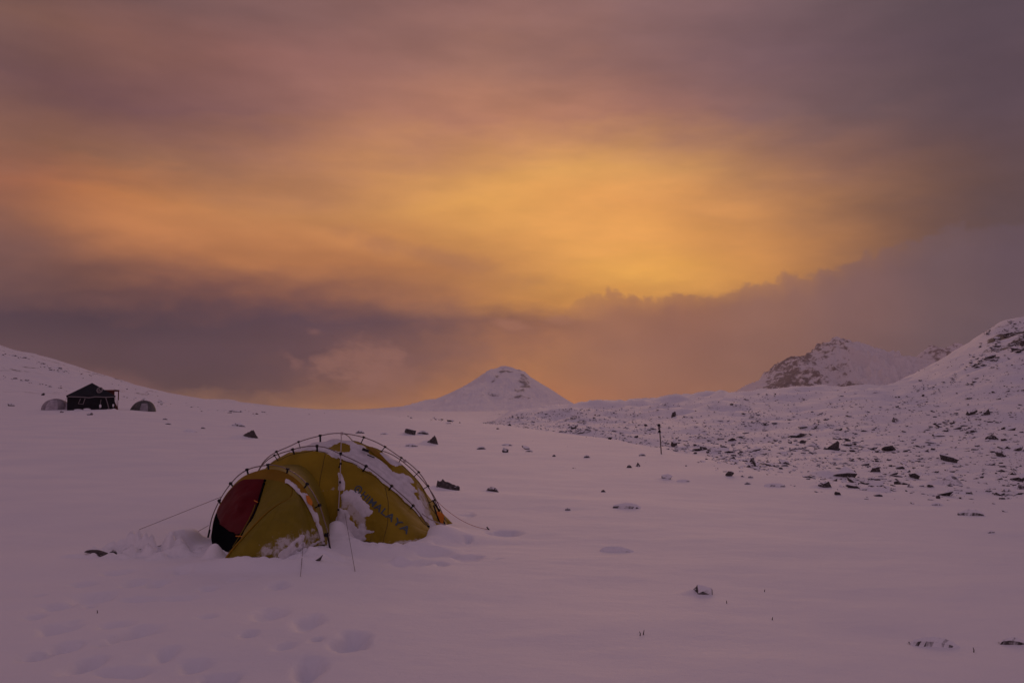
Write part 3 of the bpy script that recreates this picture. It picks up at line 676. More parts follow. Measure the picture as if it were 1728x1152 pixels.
# ------------------------------------------------------------------ stones
def hull_rock(seed, n=16, flatz=.7, sub=False, skew=0.):
    r = random.Random(seed); bm = bmesh.new()
    for _ in range(n):
        v = Vector((r.gauss(0, 1), r.gauss(0, 1), r.gauss(0, 1))).normalized() * r.uniform(.8, 1.)
        bm.verts.new((v.x * .5 + skew * v.z * .5, v.y * .5, v.z * .5 * flatz))
    g = bmesh.ops.convex_hull(bm, input=bm.verts)
    bmesh.ops.delete(bm, geom=list({q for q in g['geom_interior'] if isinstance(q, bmesh.types.BMVert)}), context='VERTS')
    if sub:
        bmesh.ops.triangulate(bm, faces=bm.faces)
        bmesh.ops.subdivide_edges(bm, edges=bm.edges, cuts=2, use_grid_fill=True)
        for v in bm.verts:
            d = .035 * (vnoise(np.array([v.co.x * 5 + v.co.z * 3]), np.array([v.co.y * 5 - v.co.z * 2]), seed)[0] * 2)
            v.co += v.co.normalized() * d + Vector((r.uniform(-1, 1), r.uniform(-1, 1), r.uniform(-1, 1))) * .010
    me = bpy.data.meshes.new('rock'); bm.to_mesh(me); bm.free()
    # unit bounding box
    co = np.array([v.co[:] for v in me.vertices]); lo, hi = co.min(0), co.max(0)
    co = (co - (lo + hi) / 2) / (hi - lo); me.vertices.foreach_set('co', co.astype(np.float32).ravel()); me.update()
    return me
LIB = [hull_rock(i, 12 + i % 5, .7, skew=(.3 if i % 3 else -.2)) for i in range(12)]
for me in LIB: me.materials.append(M_ROCK)
def rugged(w, h, seed, skew=0.):
    me = hull_rock(seed, 13, 1., True, skew); co = np.array([v.co[:] for v in me.vertices])
    r = random.Random(seed); co[:, 0] *= w; co[:, 1] *= max(w * .6, h); co[:, 2] = (co[:, 2] + .12) * h * 1.6
    me.vertices.foreach_set('co', co.astype(np.float32).ravel()); me.update(); return me
def wedge(px, row, w, h, kind, seed):
    """outline of a particular stone: ridge profile over its width, real depth"""
    r = random.Random(seed); n = 15; prof = []
    for i in range(n):
        t = i / (n - 1)
        if kind == 'w': hh = min(1, t / .06) * (1 - .9 * max(0, (t - .25)) ** 1.3) if px < 1000 else min(1, (1 - abs(t - .45) / .5) * 1.25)
        elif kind == 'W': hh = (t / .78) ** .8 if t < .78 else max(0, 1 - (t - .78) / .22)
        elif kind == 'h': hh = math.sin(math.pi * min(1, max(0, t)) ** 1.15) ** .7
        elif kind == 'c': hh = (.35 + .65 * math.sin(math.pi * t * .9) ** .8) * (1 if t < .85 else (1 - t) / .15)
        else: hh = math.sin(math.pi * t) ** .6
        prof.append(max(.02, hh * (1 + r.uniform(-.10, .10) * (.4 if kind in 'gcf' else 1))))
    return prof
def stone_mesh(w, h, kind, px, seed):
    prof = wedge(px, 0, w, h, kind, seed); n = len(prof); jz = .03 if kind in 'gcf' else .09; r = random.Random(seed + 99)
    d = max(w * .55, h * 1.1); rows = 7; V = []; Fc = []
    for j in range(rows):
        s = j / (rows - 1)                        # front foot -> back foot
        zz = (min(1, s / .28)) if s < .45 else max(0, 1 - ((s - .45) / .55) ** 1.6)
        for i in range(n):
            t = i / (n - 1)
            pinch = .35 + .65 * math.sin(math.pi * (.08 + .84 * t))
            V.append(((t - .5) * w + r.uniform(-.012, .012) * w, (s - .3) * d * pinch + r.uniform(-.03, .03) * d, h * prof[i] * zz * (1 + r.uniform(-jz, jz)) - .10 * h - (.25 * h if s in (0, 1) else 0)))
    for j in range(rows - 1):
        for i in range(n - 1):
            a = j * n + i; Fc.append((a, a + 1, a + 1 + n, a + n))
    k = len(V)                                    # closed underneath
    rim = [i for i in range(n)] + [j * n + n - 1 for j in range(1, rows)] + [(rows - 1) * n + i for i in range(n - 2, -1, -1)] + [j * n for j in range(rows - 2, 0, -1)]
    Fc.append(tuple(rim[::-1]))
    me = mesh('stone', V, Fc); return me
OCC = []
for i, (s, q) in enumerate(zip(STONES, PRE)):
    if q is None: continue
    px, row, w, h, kind, label = s; k = q[1] / F
    thick = {'f': 1.1, 'g': .7, 'c': .7}.get(kind, 1.12)
    if kind == 'h' or (kind in 'wW' and px > 1000): me = rugged(w * k * 1.0, h * k * 1.02 + .008, 300 + i, {'W': .5, 'w': 0.}.get(kind, random.uniform(-.3, .3)))
    else: me = stone_mesh(w * k * 1.05, h * k * thick + .01, kind, px, 300 + i)
    me.materials.append({'g': M_ROCK2, 'c': M_ROCK2, 'f': M_ROCK, 'w': M_BARE, 'W': M_BARE}.get(kind if px < 1000 else 'h', M_ROCK))
    o = link('boulder' if w > 30 and kind not in 'fcg' else 'stone', me, label=label, category='rock')
    z0 = Zs(q[0], q[1] - .02)
    o.location = (q[0], q[1] + .12 * w * k, z0 - .03 * h * k); 
    o.rotation_euler = (0, 0, rad(random.uniform(-12, 12)))
    if kind in 'gc': o.rotation_euler = (0, rad(6 if kind == 'g' else 4), rad(-14))
    OCC.append((px, row, w))

cand = []
def scatter(n, pxr, rowf, size, tag_, ymin=14, keep=None):
    pts_ = []; tries = 0
    while len(pts_) < n and tries < n * 12:
        tries += 1
        px = random.uniform(*pxr); lo, hi = rowf(px); row = random.uniform(lo, hi)
        if keep and not keep(px, row): continue
        pts_.append((px, row))
    for (px, row), q in zip(pts_, hits(pts_, ymin)):
        if q is None: continue
        sz = random.lognormvariate(math.log(size * .8), .5)
        cand.append((q[0], q[1], sz, sz / q[1] * F, px, row, tag_))
def hits(pts_, ymin):
    out = []
    ys = np.exp(np.linspace(math.log(ymin), math.log(900.), 260))
    for k0 in range(0, len(pts_), 500):
        ch = pts_[k0:k0 + 500]; D = np.array([pdir(*p_) for p_ in ch])
        Yg = np.repeat(ys[None], len(ch), 0)
        for it in range(2):
            X = D[:, 0:1] / D[:, 1:2] * Yg; Zr = EYE + D[:, 2:3] / D[:, 1:2] * Yg
            under = Zr < Zbase(X, Yg) + Zrel(X, Yg)
            k = under.argmax(1); ok_ = under.any(1) if it == 0 else ok_
            r_ = np.arange(len(ch))
            if it == 0:
                a, b = Yg[r_, np.maximum(k - 1, 0)], Yg[r_, k]; Yg = a[:, None] + (b - a)[:, None] * np.linspace(0, 1, 9)[None]
        out += [((float(X[i, k[i]]), float(Yg[i, k[i]])) if ok_[i] else None) for i in range(len(ch))]
    return out
sil = lambda px: np.interp(px, [820, 864, 930, 1000, 1100, 1200, 1300, 1400, 1480, 1540, 1614, 1664, 1728], [713, 700, 692, 687, 679, 670, 663, 657, 657, 650, 640, 625, 612])
toe = lambda px: np.interp(px, [820, 864, 930, 1000, 1100, 1200, 1300, 1400, 1500, 1728], [714, 719, 728, 736, 754, 772, 795, 812, 825, 850])
cl = lambda px, row: vnoise(np.array([px / 46.]), np.array([row / 15.]), 5)[0]
scatter(1700, (815, 1300), lambda p: (sil(p), toe(p)), .11, 'bank', 20)
scatter(1500, (1250, 1760), lambda p: (sil(p), 790), .12, 'slope', 20)
scatter(950, (815, 1300), lambda p: (sil(p), toe(p)), .20, 'bank', 20, lambda p, r: random.random() < .35 + 1.6 * max(0, cl(p, r)))
scatter(900, (1250, 1760), lambda p: (sil(p), 765), .26, 'slope', 20, lambda p, r: random.random() < .22 + 1.7 * max(0, cl(p, r)))
scatter(620, (1190, 1760), lambda p: (765, min(toe(p) + 4, 842)), .085, 'field', 14, lambda p, r: random.random() < .25 + 1.9 * max(0, cl(p, r)))
scatter(160, (1330, 1760), lambda p: (772, min(toe(p), 836)), .13, 'field', 14, lambda p, r: random.random() < .3 + 1.9 * max(0, cl(p, r)))
scatter(60, (1150, 1720), lambda p: (toe(p) - 2, toe(p) + 22), .06, 'field', 12)
scatter(170, (1550, 1760), lambda p: (sil(p) - 34, sil(p) + 14), .42, 'slope', 60)
scatter(260, (1652, 1745), lambda p: (534 + max(0, 1690 - p) * .9, 594), .95, 'crag', 120, lambda p, r: vnoise(np.array([p / 16.]), np.array([r / 11.]), 15)[0] > -.05)
scatter(60, (1638, 1682), lambda p: (598, 620), .8, 'crag', 120)
scatter(700, (1760, 2080), lambda p: (635, 830), .13, 'slope', 14)
# lines of stones across the left slope
def line(n, a, b, jit, size):
    for _ in range(n):
        t = random.random(); px = a[0] + (b[0] - a[0]) * t; row = a[1] + (b[1] - a[1]) * t + random.gauss(0, jit)
        q = hit(px, row, 20)
        if q: sz = random.lognormvariate(math.log(size), .5); cand.append((q[0], q[1], sz, sz / q[1] * F, px, row, 'left'))
line(34, (0, 636), (112, 658), 1.6, .32); line(26, (180, 667), (330, 686), 2.2, .30); line(16, (240, 677), (285, 683), 2., .38)
line(22, (330, 686), (440, 699), 2.5, .30); line(40, (60, 612), (118, 629), 2.5, .6); line(24, (5, 596), (50, 607), 2, .6)
line(14, (400, 696), (640, 702), 3., .22); line(60, (0, 592), (320, 676), 6, .35); line(20, (600, 692), (780, 714), 1.5, .5)
scatter(22, (300, 1100), lambda p: (max(toe(max(p, 820)) + 2, 712), 800), .05, 'plain', 14)
scatter(0, (900, 1700), lambda p: (860, 1080), .022, 'plain', 5)
cand.sort(key=lambda c: (-c[3] if -2 < c[4] < 1735 else 1e3))
ZC = Z(np.array([c[0] for c in cand]), np.array([c[1] for c in cand])); cand = [c + (float(z_),) for c, z_ in zip(cand, ZC)]
GL = {'bank': ('small dark stone sticking out of the snow on the low stony bank', 'stones scattered over the low stony bank'),
      'slope': ('dark snow-dusted stone on the snowy right-hand slope', 'stones scattered over the right-hand slope'),
      'field': ('small dark stone in the boulder field at the foot of the right-hand slope', 'stones in the boulder field'),
      'crag': ('dark rock of the crags near the top of the right-hand mountain slope', 'rocks of the crags high on the right'),
      'left': ('small dark stone on the snowy hillside at the left', 'stones strewn over the left hillside'),
      'plain': ('tiny stone tip poking out of the flat snow field', 'stone tips in the open snow')}
n_ind = 215
def place_matrix(c, rs):
    x, y, s, *_, z = c
    sx = s * rs.uniform(.9, 1.8); sy = s * rs.uniform(.7, 1.2); sz = s * rs.uniform(.28, .62)
    return Matrix.Translation((x, y, z + sz * rs.uniform(-.05, .22))) @ Matrix.Rotation(rs.uniform(0, 6.28), 4, 'Z') @ Matrix.Rotation(rs.uniform(-.35, .35), 4, 'Y') @ Matrix.Diagonal((sx, sy, sz, 1))
rs = random.Random(5)
for c in cand[:n_ind]:
    o = bpy.data.objects.new('stone', rs.choice(LIB)); COL.objects.link(o)
    o.matrix_world = place_matrix(c, rs)
    o['label'], o['group'] = GL[c[6]]; o['category'] = 'rock'
SV, SF = [], []
LV = [np.array([v.co[:] for v in me.vertices]) for me in LIB]; LF = [[tuple(p.vertices) for p in me.polygons] for me in LIB]
off = 0
for c in cand[n_ind:]:
    k = rs.randrange(len(LIB)); M = np.array(place_matrix(c, rs))
    SV.append(LV[k] @ M[:3, :3].T + M[:3, 3]); SF += [tuple(i + off for i in f) for f in LF[k]]; off += len(LV[k])
me = mesh('scattered_stones', np.vstack(SV), SF); link('scattered_stones', me, M_ROCK, kind='stuff')

# ------------------------------------------------------------------ the yellow tent
def fabric_mat(name, c, tr=.22, frost=True, seed=0.):
    m, N, b, o = mat(name)
    tco = N.n('ShaderNodeTexCoord'); pos = tco.outputs['Object']
    n1 = N.noise(pos, 3.2, 5, .55); n2 = N.noise(pos, 46, 3, .6)
    cc = N.mix(N.ss(n1, .25, .75), (*[x * .82 for x in c], 1), (*[x * 1.15 for x in c], 1))
    if frost:
        at = N.n('ShaderNodeAttribute', attribute_name='frost')
        n3 = N.noise(pos, 13, 7, .68)
        k = N.m('ADD', at.outputs['Fac'], N.m('MULTIPLY', N.m('SUBTRACT', n3, .5), 1.5))
        k = N.m('MULTIPLY', N.ss(k, .42, .72), .72)
        cc = N.mix(k, cc, (.74, .72, .76, 1))
    N.put(b.inputs['Base Color'], cc); b.inputs['Roughness'].default_value = .62; b.inputs['Specular IOR Level'].default_value = .12
    bp = N.n('ShaderNodeBump'); bp.inputs['Strength'].default_value = .4; bp.inputs['Distance'].default_value = .02
    N.put(bp.inputs['Height'], N.m('MULTIPLY_ADD', n2, .1, n1)); N.t.links.new(bp.outputs[0], b.inputs['Normal'])
    if tr:
        t = N.n('ShaderNodeBsdfTranslucent'); N.put(t.inputs[0], cc); mx = N.n('ShaderNodeMixShader'); mx.inputs[0].default_value = tr
        N.t.links.new(b.outputs[0], mx.inputs[1]); N.t.links.new(t.outputs[0], mx.inputs[2]); N.t.links.new(mx.outputs[0], o.inputs[0])
    return m
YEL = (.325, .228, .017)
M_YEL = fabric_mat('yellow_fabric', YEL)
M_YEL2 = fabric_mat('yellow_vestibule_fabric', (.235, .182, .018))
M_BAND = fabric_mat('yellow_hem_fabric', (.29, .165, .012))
M_RED = fabric_mat('dark_red_fabric', (.10, .002, .006), .08, False)
M_BLK = fabric_mat('black_fabric', (.006, .006, .008), 0, False)
M_BLK.node_tree.nodes['Principled BSDF'].inputs['Specular IOR Level'].default_value = 0.
M_ORG = simple('orange_fabric', (.55, .18, .02), .6)
M_POLE = simple('grey_pole', (.22, .17, .17), .35, .5)
M_CLIP = simple('black_plastic', (.012, .010, .014), .5)
M_CORD = simple('thin_cord', (.10, .05, .05), .8)
M_CORDR = simple('red_cord', (.30, .06, .05), .8)
M_FROST = simple('frosted_pole', (.42, .36, .36), .7)
M_SNOWP = simple('wind_packed_snow', (.60, .585, .62), .7, 0, .10, 14)
M_TXT = simple('blue_grey_print', (.07, .095, .11), .8)

Tc = Vector((-2.15, 12.6, .2))
tent = empty('expedition_tent', (-2.3, 11.6, 0), 'large yellow geodesic dome tent with dark red door and snow lying on its roof', 'tent')
def part(name, me, mt=None, parent=tent, **k):
    o = link(name, me, mt, parent, **k)
    o.matrix_parent_inverse = Matrix.Translation(-Vector(tent.location)) if True else None
    return o
B_ = [Vector((-3.35, 12.3, .02)), P(440, 788, 12.4), P(495, 758, 12.15), P(540, 753, 12.05), P(575, 766, 12.0), P(620, 788, 11.95), P(660, 819, 11.9), P(700, 856, 11.92), P(731, 900, 12.0)]
A_ = [Vector((-3.38, 12.6, .02)), P(440, 786, 12.5), P(492, 751, 12.6), P(538, 735.5, 12.6), P(577, 731, 12.6), P(625, 741.5, 12.6), P(668, 766, 12.6), P(714, 806, 12.6), P(756, 894, 12.6)]
Q_ = [Vector((-3.35, 12.95, .02)), Vector((-3.2, 13.0, .72)), Vector((-2.75, 13.1, .97)), Vector((-2.4, 13.15, 1.0)), Vector((-2.05, 13.15, 1.0)), P(653, 763, 13.1), P(692, 789, 13.1), Vector((-1.05, 13.1, .42)), Vector((-.84, 13.1, .0))]
G_ = [Vector((-3.25, 12.0, -.05)), Vector((-2.95, 11.75, -.05)), Vector((-2.6, 11.6, -.05)), Vector((-2.3, 11.55, -.05)), Vector((-2.02, 11.5, -.05)), P(614, 912, 11.42), P(650, 922, 11.05), P(692, 923, 11.0), P(724, 908, 11.75)]
K_ = [Vector((q.x, 13.55, -.05)) for q in Q_]; K_[0].y = 13.1; K_[-1].y = 13.2
def spl(pts, n, off=0.):
    p = crom(pts, n)
    if off:
        for i in range(n):
            d = Vector(p[i]) - Tc; w = min(1., max(0., (p[i][2] - .02) / .25))
            p[i] = Vector(p[i]) - d.normalized() * off * w
    return p
NTB, NSB = 300, 220
def mid(a, b, out, s=.5):
    m_ = a * (1 - s) + b * s; d = m_ - np.array(Tc) * 1.0; d[:, 2] *= .6
    return m_ + d / np.linalg.norm(d, axis=1, keepdims=True) * out
g, bq, aq, qq, kk = spl(G_, NTB), spl(B_, NTB, .075), spl(A_, NTB, .085), spl(Q_, NTB, .075), spl(K_, NTB)
sections = [g, mid(g, bq, .12, .35), mid(g, bq, .10, .7), bq, mid(bq, aq, .012), aq, mid(aq, qq, .012), qq, mid(qq, kk, .12, .5), kk]
SK = np.array([0, .11, .22, .32, .41, .5, .59, .68, .84, 1.])
body = np.zeros((NTB, NSB, 3)); si = np.linspace(0, 1, NSB)
for i in range(NTB):
    col_ = np.array([s[i] for s in sections])
    body[i] = np.stack([pchip(SK, col_[:, k], si) if k == 2 else np.interp(si, SK, col_[:, k]) for k in range(3)], -1)
kern = np.exp(-.5 * (np.arange(-8, 9) / 3.5) ** 2); kern /= kern.sum()
for k in range(2):
    padded = np.pad(body[:, :, k], ((0, 0), (8, 8)), 'edge'); body[:, :, k] = np.apply_along_axis(lambda q: np.convolve(q, kern, 'valid'), 1, padded)
def normals(S):
    du = np.gradient(S, axis=0); dv = np.gradient(S, axis=1); n = np.cross(du, dv); n /= np.linalg.norm(n, axis=2, keepdims=True) + 1e-9
    return n
TI, SI = np.meshgrid(np.linspace(0, 1, NTB), si, indexing='ij')
nb = normals(body)
if (nb[150, 60] @ (body[150, 60] - np.array(Tc))) < 0: nb = -nb
# taut folds running down to the hem, slight hollows between the poles
fold = np.sin(TI * 95 + 6 * SI) * np.exp(-SI / .06) * .010 + fbm(TI * 10, SI * 14, 3, 7) * .022 * np.sin(np.clip(SI / .32, 0, 1) * math.pi)
fold += .009 * np.sin(TI * 2 * math.pi * 9 + 1) * (np.exp(-np.abs(SI - .32) / .05) + np.exp(-np.abs(SI - .5) / .04)) + .006 * np.sin(TI * 41 + SI * 30) * np.exp(-np.abs(SI - .27) / .06)
body += nb * fold[..., None]
def seg_dist(px, py, a, b):
    ax, ay = a; bx, by = b; dx, dy = bx - ax, by - ay
    t = np.clip(((px - ax) * dx + (py - ay) * dy) / (dx * dx + dy * dy + 1e-9), 0, 1)
    return np.hypot(px - ax - t * dx, py - ay - t * dy)
def poly_sd(px, py, poly):
    """signed distance to a polygon, positive inside"""
    d = np.full(px.shape, 1e9); ins = np.zeros(px.shape, bool); n = len(poly)
    for i in range(n):
        a, b = poly[i], poly[(i + 1) % n]
        d = np.minimum(d, seg_dist(px, py, a, b))
        c = ((a[1] > py) != (b[1] > py)) & (px < (b[0] - a[0]) * (py - a[1]) / (b[1] - a[1] + 1e-9) + a[0])
        ins ^= c
    return np.where(ins, d, -d)
SNOWP = [[(470, 772), (500, 755), (522, 745), (545, 737), (577, 734), (592, 738), (600, 746), (613, 752), (622, 764), (645, 778), (662, 794), (676, 799), (690, 803), (700, 815), (686, 811), (706, 829), (695, 831), (711, 846), (717, 866), (729, 890), (716, 878), (693, 852), (662, 824), (627, 797), (584, 777), (556, 767), (537, 762), (515, 760), (490, 764)],
         [(642, 764), (660, 768), (682, 784), (668, 786), (652, 780)],
         [(571, 798), (577, 800), (583, 815), (580, 826), (571, 826)],
         [(722, 870), (729, 868), (742, 905), (728, 905)]]
SNOWQ = [[(574, 832), (584, 827), (596, 828), (610, 838), (628, 862), (626, 871), (612, 872), (600, 858), (590, 846), (574, 842)],
         [(572, 858), (585, 858), (592, 878), (604, 892), (618, 910), (560, 915)],
         [(606, 880), (615, 882), (618, 892), (632, 896), (630, 899), (604, 900)]]
HOLES = [[(551, 757), (566, 748), (576, 746), (590, 751), (592, 764), (580, 764)]]
FROST = [[(574, 838), (590, 836), (606, 852), (618, 872), (622, 896), (604, 896), (590, 872), (574, 860)], [(700, 800), (722, 840), (738, 890), (716, 880), (704, 840)], [(540, 828), (566, 820), (566, 826), (542, 834)], [(640, 912), (700, 925), (730, 905), (700, 908)]]
def snow_layer(S, nrm, polys, holes, thick, name, parent, seed, amp=5., vis=None):
    px, row = project(S[..., 0], S[..., 1], S[..., 2])
    sd = np.full(px.shape, -99.)
    for p_ in polys: sd = np.maximum(sd, poly_sd(px, row, p_))
    for p_ in holes: sd = np.minimum(sd, -poly_sd(px, row, p_))
    sd = sd + fbm(S[..., 0] * 9 + S[..., 1] * 5, S[..., 2] * 13, 5, seed, .6) * amp
    if vis is not None: sd = np.where(vis, sd, -9)
    th = np.clip(sd / 5., -.5, 1.) ; th = np.where(th > 0, np.sqrt(np.maximum(th, 0)), th * .5)
    lump = 1 + fbm(S[..., 0] * 7, S[..., 2] * 9 + S[..., 1] * 4, 3, seed + 3) * .5
    T = S + nrm * (th * thick * lump)[..., None]
    q = gridquads(*S.shape[:2]); keep = (sd.reshape(-1)[q] > -1.2).any(1); q = q[keep]
    used = np.unique(q); rem = np.full(S.shape[0] * S.shape[1], -1); rem[used] = np.arange(len(used))
    me_ = npmesh(name, T.reshape(-1, 3)[used], rem[q]); return part(name, me_, M_SNOWP, parent)
pb, rb_ = project(body[..., 0], body[..., 1], body[..., 2])
bm_ = npmesh('canopy', body.reshape(-1, 3), gridquads(NTB, NSB))
fr = np.full(pb.shape, -99.)
for p_ in FROST: fr = np.maximum(fr, poly_sd(pb, rb_, p_))
attr(bm_, 'frost', np.where(SI < .55, np.clip(.25 + fr / 14, 0, .62), 0) + .06)
canopy = part('canopy', bm_, M_YEL)
M_SEAM = simple('seam_tape', (.13, .09, .012), .7)
for k_ in (int(.32 * NSB), int(.5 * NSB)):
    v, f = tube(body[4:-4:4, k_] + nb[4:-4:4, k_] * .001, .006, 5); part('seam', mesh('seam', v, f, True), M_SEAM)
for t_ in (.40, .735):
    i_ = int(t_ * NTB); v, f = tube(body[i_, 2:int(.32 * NSB):3] + nb[i_, 2:int(.32 * NSB):3] * .001, .0045, 5); part('seam', mesh('seam', v, f, True), M_SEAM)
snow_layer(body, nb, SNOWP, HOLES, .013, 'snow_cover', tent, 61, 3.2, SI < .53)
snow_layer(body, nb, SNOWQ, [], .009, 'snow_cover', tent, 67, 6., SI < .53)

def pole(pts, name='pole', r=.0062, mt=None, parent=tent):
    v, f = tube(pts, r, 6); return part(name, mesh(name, v, f, True), mt or M_POLE, parent)
poleA, poleB, poleQ = crom(A_, 90), crom(B_, 90), crom(Q_, 90)
C_ = [P(568, 908, 11.45), P(570, 875, 11.52), P(572, 845, 11.6), P(574, 805, 11.78), P(575, 766, 12.0), P(576, 742, 12.3), P(577, 731, 12.6), Vector((-2.1, 12.95, 1.13)), Vector((-2.05, 13.2, .95)), Vector((-2.05, 13.5, .5)), Vector((-2.05, 13.6, 0))]
poleC = crom(C_, 80)
for p_ in (poleA, poleB, poleQ): pole(p_)
pole(poleC, mt=M_FROST)
def nearest(S, p):
    d = np.linalg.norm(S.reshape(-1, 3) - np.array(p), axis=1); return S.reshape(-1, 3)[d.argmin()]
def clip(p, q, w=.021):
    p, q = Vector(tuple(p)), Vector(tuple(q)); d = q - p
    p = p - d.normalized() * .008
    L = (q - p).length; R = d.to_track_quat('Z', 'Y').to_matrix().to_4x4()
    parts = [box(0, 0, L / 2, w, w * .45, L, Matrix.Translation(p) @ R), box(0, 0, .004, w * 1.5, w * 1.4, .022, Matrix.Translation(p) @ R)]
    v, f = merge(parts); part('clip', mesh('clip', v, f), M_CLIP)
def clips(pole_, pxs, S=body):
    pp, _ = project(pole_[:, 0], pole_[:, 1], pole_[:, 2])
    for x in pxs:
        i = int(np.abs(pp - x).argmin()); clip(pole_[i], nearest(S, pole_[i]))
clips(poleA, [466, 502, 540, 615, 648, 679, 705, 722, 735, 742]); clips(poleB, [462, 496, 534, 619, 662, 698, 724])
for row in (785, 815, 861, 887):
    pp, rr = project(poleC[:, 0], poleC[:, 1], poleC[:, 2]); i = int(np.abs(rr[:40] - row).argmin()); clip(poleC[i], nearest(body, poleC[i]), .015)
for (px, row, y) in ((577, 731, 12.58), (575, 765, 11.98), (683, 777, 12.6)):
    v, f = tube([P(px, row - 2.2, y), P(px, row + 2.6, y)], .017, 8); part('pole_hub', mesh('pole_hub', v, f), M_CLIP if row == 765 else M_FROST)
# roof vent cover with its little visor near the top right
v, f = merge([box(0, 0, 0, .085, .03, .035, Matrix.Translation(P(617, 759, 12.33)) @ Matrix.Rotation(rad(20), 4, 'Y'))]); part('vent_visor', mesh('vent_visor', v, f), M_CLIP)
v, f = tube([P(620, 767, 12.26), P(632, 772, 12.26)], .008, 6); part('vent_strap', mesh('vent_strap', v, f), M_CLIP)
def sheet(pts_a, pts_b, n=14, m_=6, name='flap', mt=M_ORG, thick=.008, parent=tent):
    a, b = crom(pts_a, n), crom(pts_b, n); V = []; Fc = []
    for s in range(2):
        for j in range(m_):
            for i in range(n): V.append(a[i] * (1 - j / (m_ - 1)) + b[i] * j / (m_ - 1) + np.array([0, thick * s, 0]))
    for s in range(2):
        for j in range(m_ - 1):
            for i in range(n - 1):
                q = s * n * m_ + j * n + i; Fc.append((q, q + 1, q + 1 + n, q + n) if s else (q + n, q + 1 + n, q + 1, q))
    return part(name, mesh(name, V, Fc, True), mt, parent)
def onfab(px, row, off=.012):
    d = np.hypot(pb - px, rb_ - row) + np.where(SI > .55, 99, 0); k = np.unravel_index(d.argmin(), d.shape)
    return Vector(body[k] + nb[k] * off)
sheet([onfab(618, 755), onfab(632, 768), onfab(652, 783), onfab(660, 790)], [onfab(628, 755), onfab(642, 767), onfab(650, 776), onfab(662, 788)], name='vent_flap', mt=M_BAND)
# storm flap bag hanging at the right rear foot
sheet([P(735, 862, 12.5), P(740, 872, 12.45), P(744, 884, 12.45)], [P(742, 863, 12.5), P(749, 869, 12.45), P(747, 888, 12.45)], name='storage_pocket')
v, f = tube([P(732, 852, 12.52), P(737, 868, 12.48), P(744, 886, 12.5)], .011, 6); part('strap', mesh('strap', v, f), M_CLIP)
v, f = tube([P(730, 843, 12.62), P(741, 862, 12.6), P(752, 887, 12.58)], .010, 6); part('pole_end', mesh('pole_end', v, f), M_CLIP)
v, f = tube([P(730, 896, 11.98), P(729, 903, 11.96)], .011, 6); part('pole_end', mesh('pole_end', v, f), M_CLIP)
v, f = tube([P(569, 882, 11.49), P(569, 889, 11.47)], .016, 6); part('pole_end', mesh('pole_end', v, f), M_CLIP)

# lettering on the front right panel, laid on the cloth
def lettering():
    cu = bpy.data.curves.new('lettering', 'FONT'); cu.body = 'HIMALAYA'; cu.size = 1; cu.space_character = 1.12; cu.resolution_u = 3; cu.offset = .018
    ob = bpy.data.objects.new('t', cu); COL.objects.link(ob)
    dg = bpy.context.evaluated_depsgraph_get(); me0 = bpy.data.meshes.new_from_object(ob.evaluated_get(dg))
    bpy.data.objects.remove(ob)
    bm = bmesh.new(); bm.from_mesh(me0)
    # ring emblem in front of the word
    for k in range(24):
        a0, a1 = 2 * math.pi * k / 24, 2 * math.pi * (k + 1) / 24
        vs = [bm.verts.new((-.62 + r * math.cos(a), .36 + r * math.sin(a), 0)) for r, a in ((.42, a0), (.42, a1), (.29, a1), (.29, a0))]
        bm.faces.new(vs)
    vs = [bm.verts.new((-.62 + x, .36 + y, 0)) for x, y in ((-.2, -.12), (.2, -.12), (.0, .2))]; bm.faces.new(vs)
    bmesh.ops.triangulate(bm, faces=bm.faces)
    bmesh.ops.subdivide_edges(bm, edges=[e for e in bm.edges if e.calc_length() > .25], cuts=3, use_grid_fill=False)
    bmesh.ops.triangulate(bm, faces=bm.faces)
    co = np.array([v.co[:] for v in bm.verts]); x0, x1 = co[:, 0].min(), co[:, 0].max()
    base = crom([(596, 826, 0), (620, 848, 0), (650, 872, 0), (688, 903, 0)], 100)
    for v, c in zip(bm.verts, co):
        q = (c[0] - x0) / (x1 - x0) * 98; i = int(q); fr_ = q - i
        p = base[i] * (1 - fr_) + base[i + 1] * fr_; d = base[i + 1] - base[i]; d /= np.linalg.norm(d)
        nrm = np.array([d[1], -d[0]])
        pxx, roww = p[0] + nrm[0] * c[1] * 16.5, p[1] + nrm[1] * c[1] * 16.5
        v.co = onfab(pxx, roww, .006)
    me = bpy.data.meshes.new('lettering'); bm.to_mesh(me); bm.free(); return me
# smooth lookup for the lettering (bilinear over the nearest cloth vertex neighbourhood)
_fx = np.stack([pb, rb_], -1)
def onfab(px, row, off=.012):
    d = (pb - px) ** 2 + (rb_ - row) ** 2 + np.where(SI > .55, 9999, 0)
    idx = np.argpartition(d.ravel(), 12)[:12]; w = 1 / (d.ravel()[idx] + .05)
    w /= w.sum(); q = (body.reshape(-1, 3)[idx] * w[:, None]).sum(0); n_ = (nb.reshape(-1, 3)[idx] * w[:, None]).sum(0)
    # move to the exact sight line so that neighbouring letters stay evenly spaced
    r = P(px, row, q[1]); return Vector(r) + Vector(n_ / np.linalg.norm(n_) * off)
part('lettering', lettering(), M_TXT)

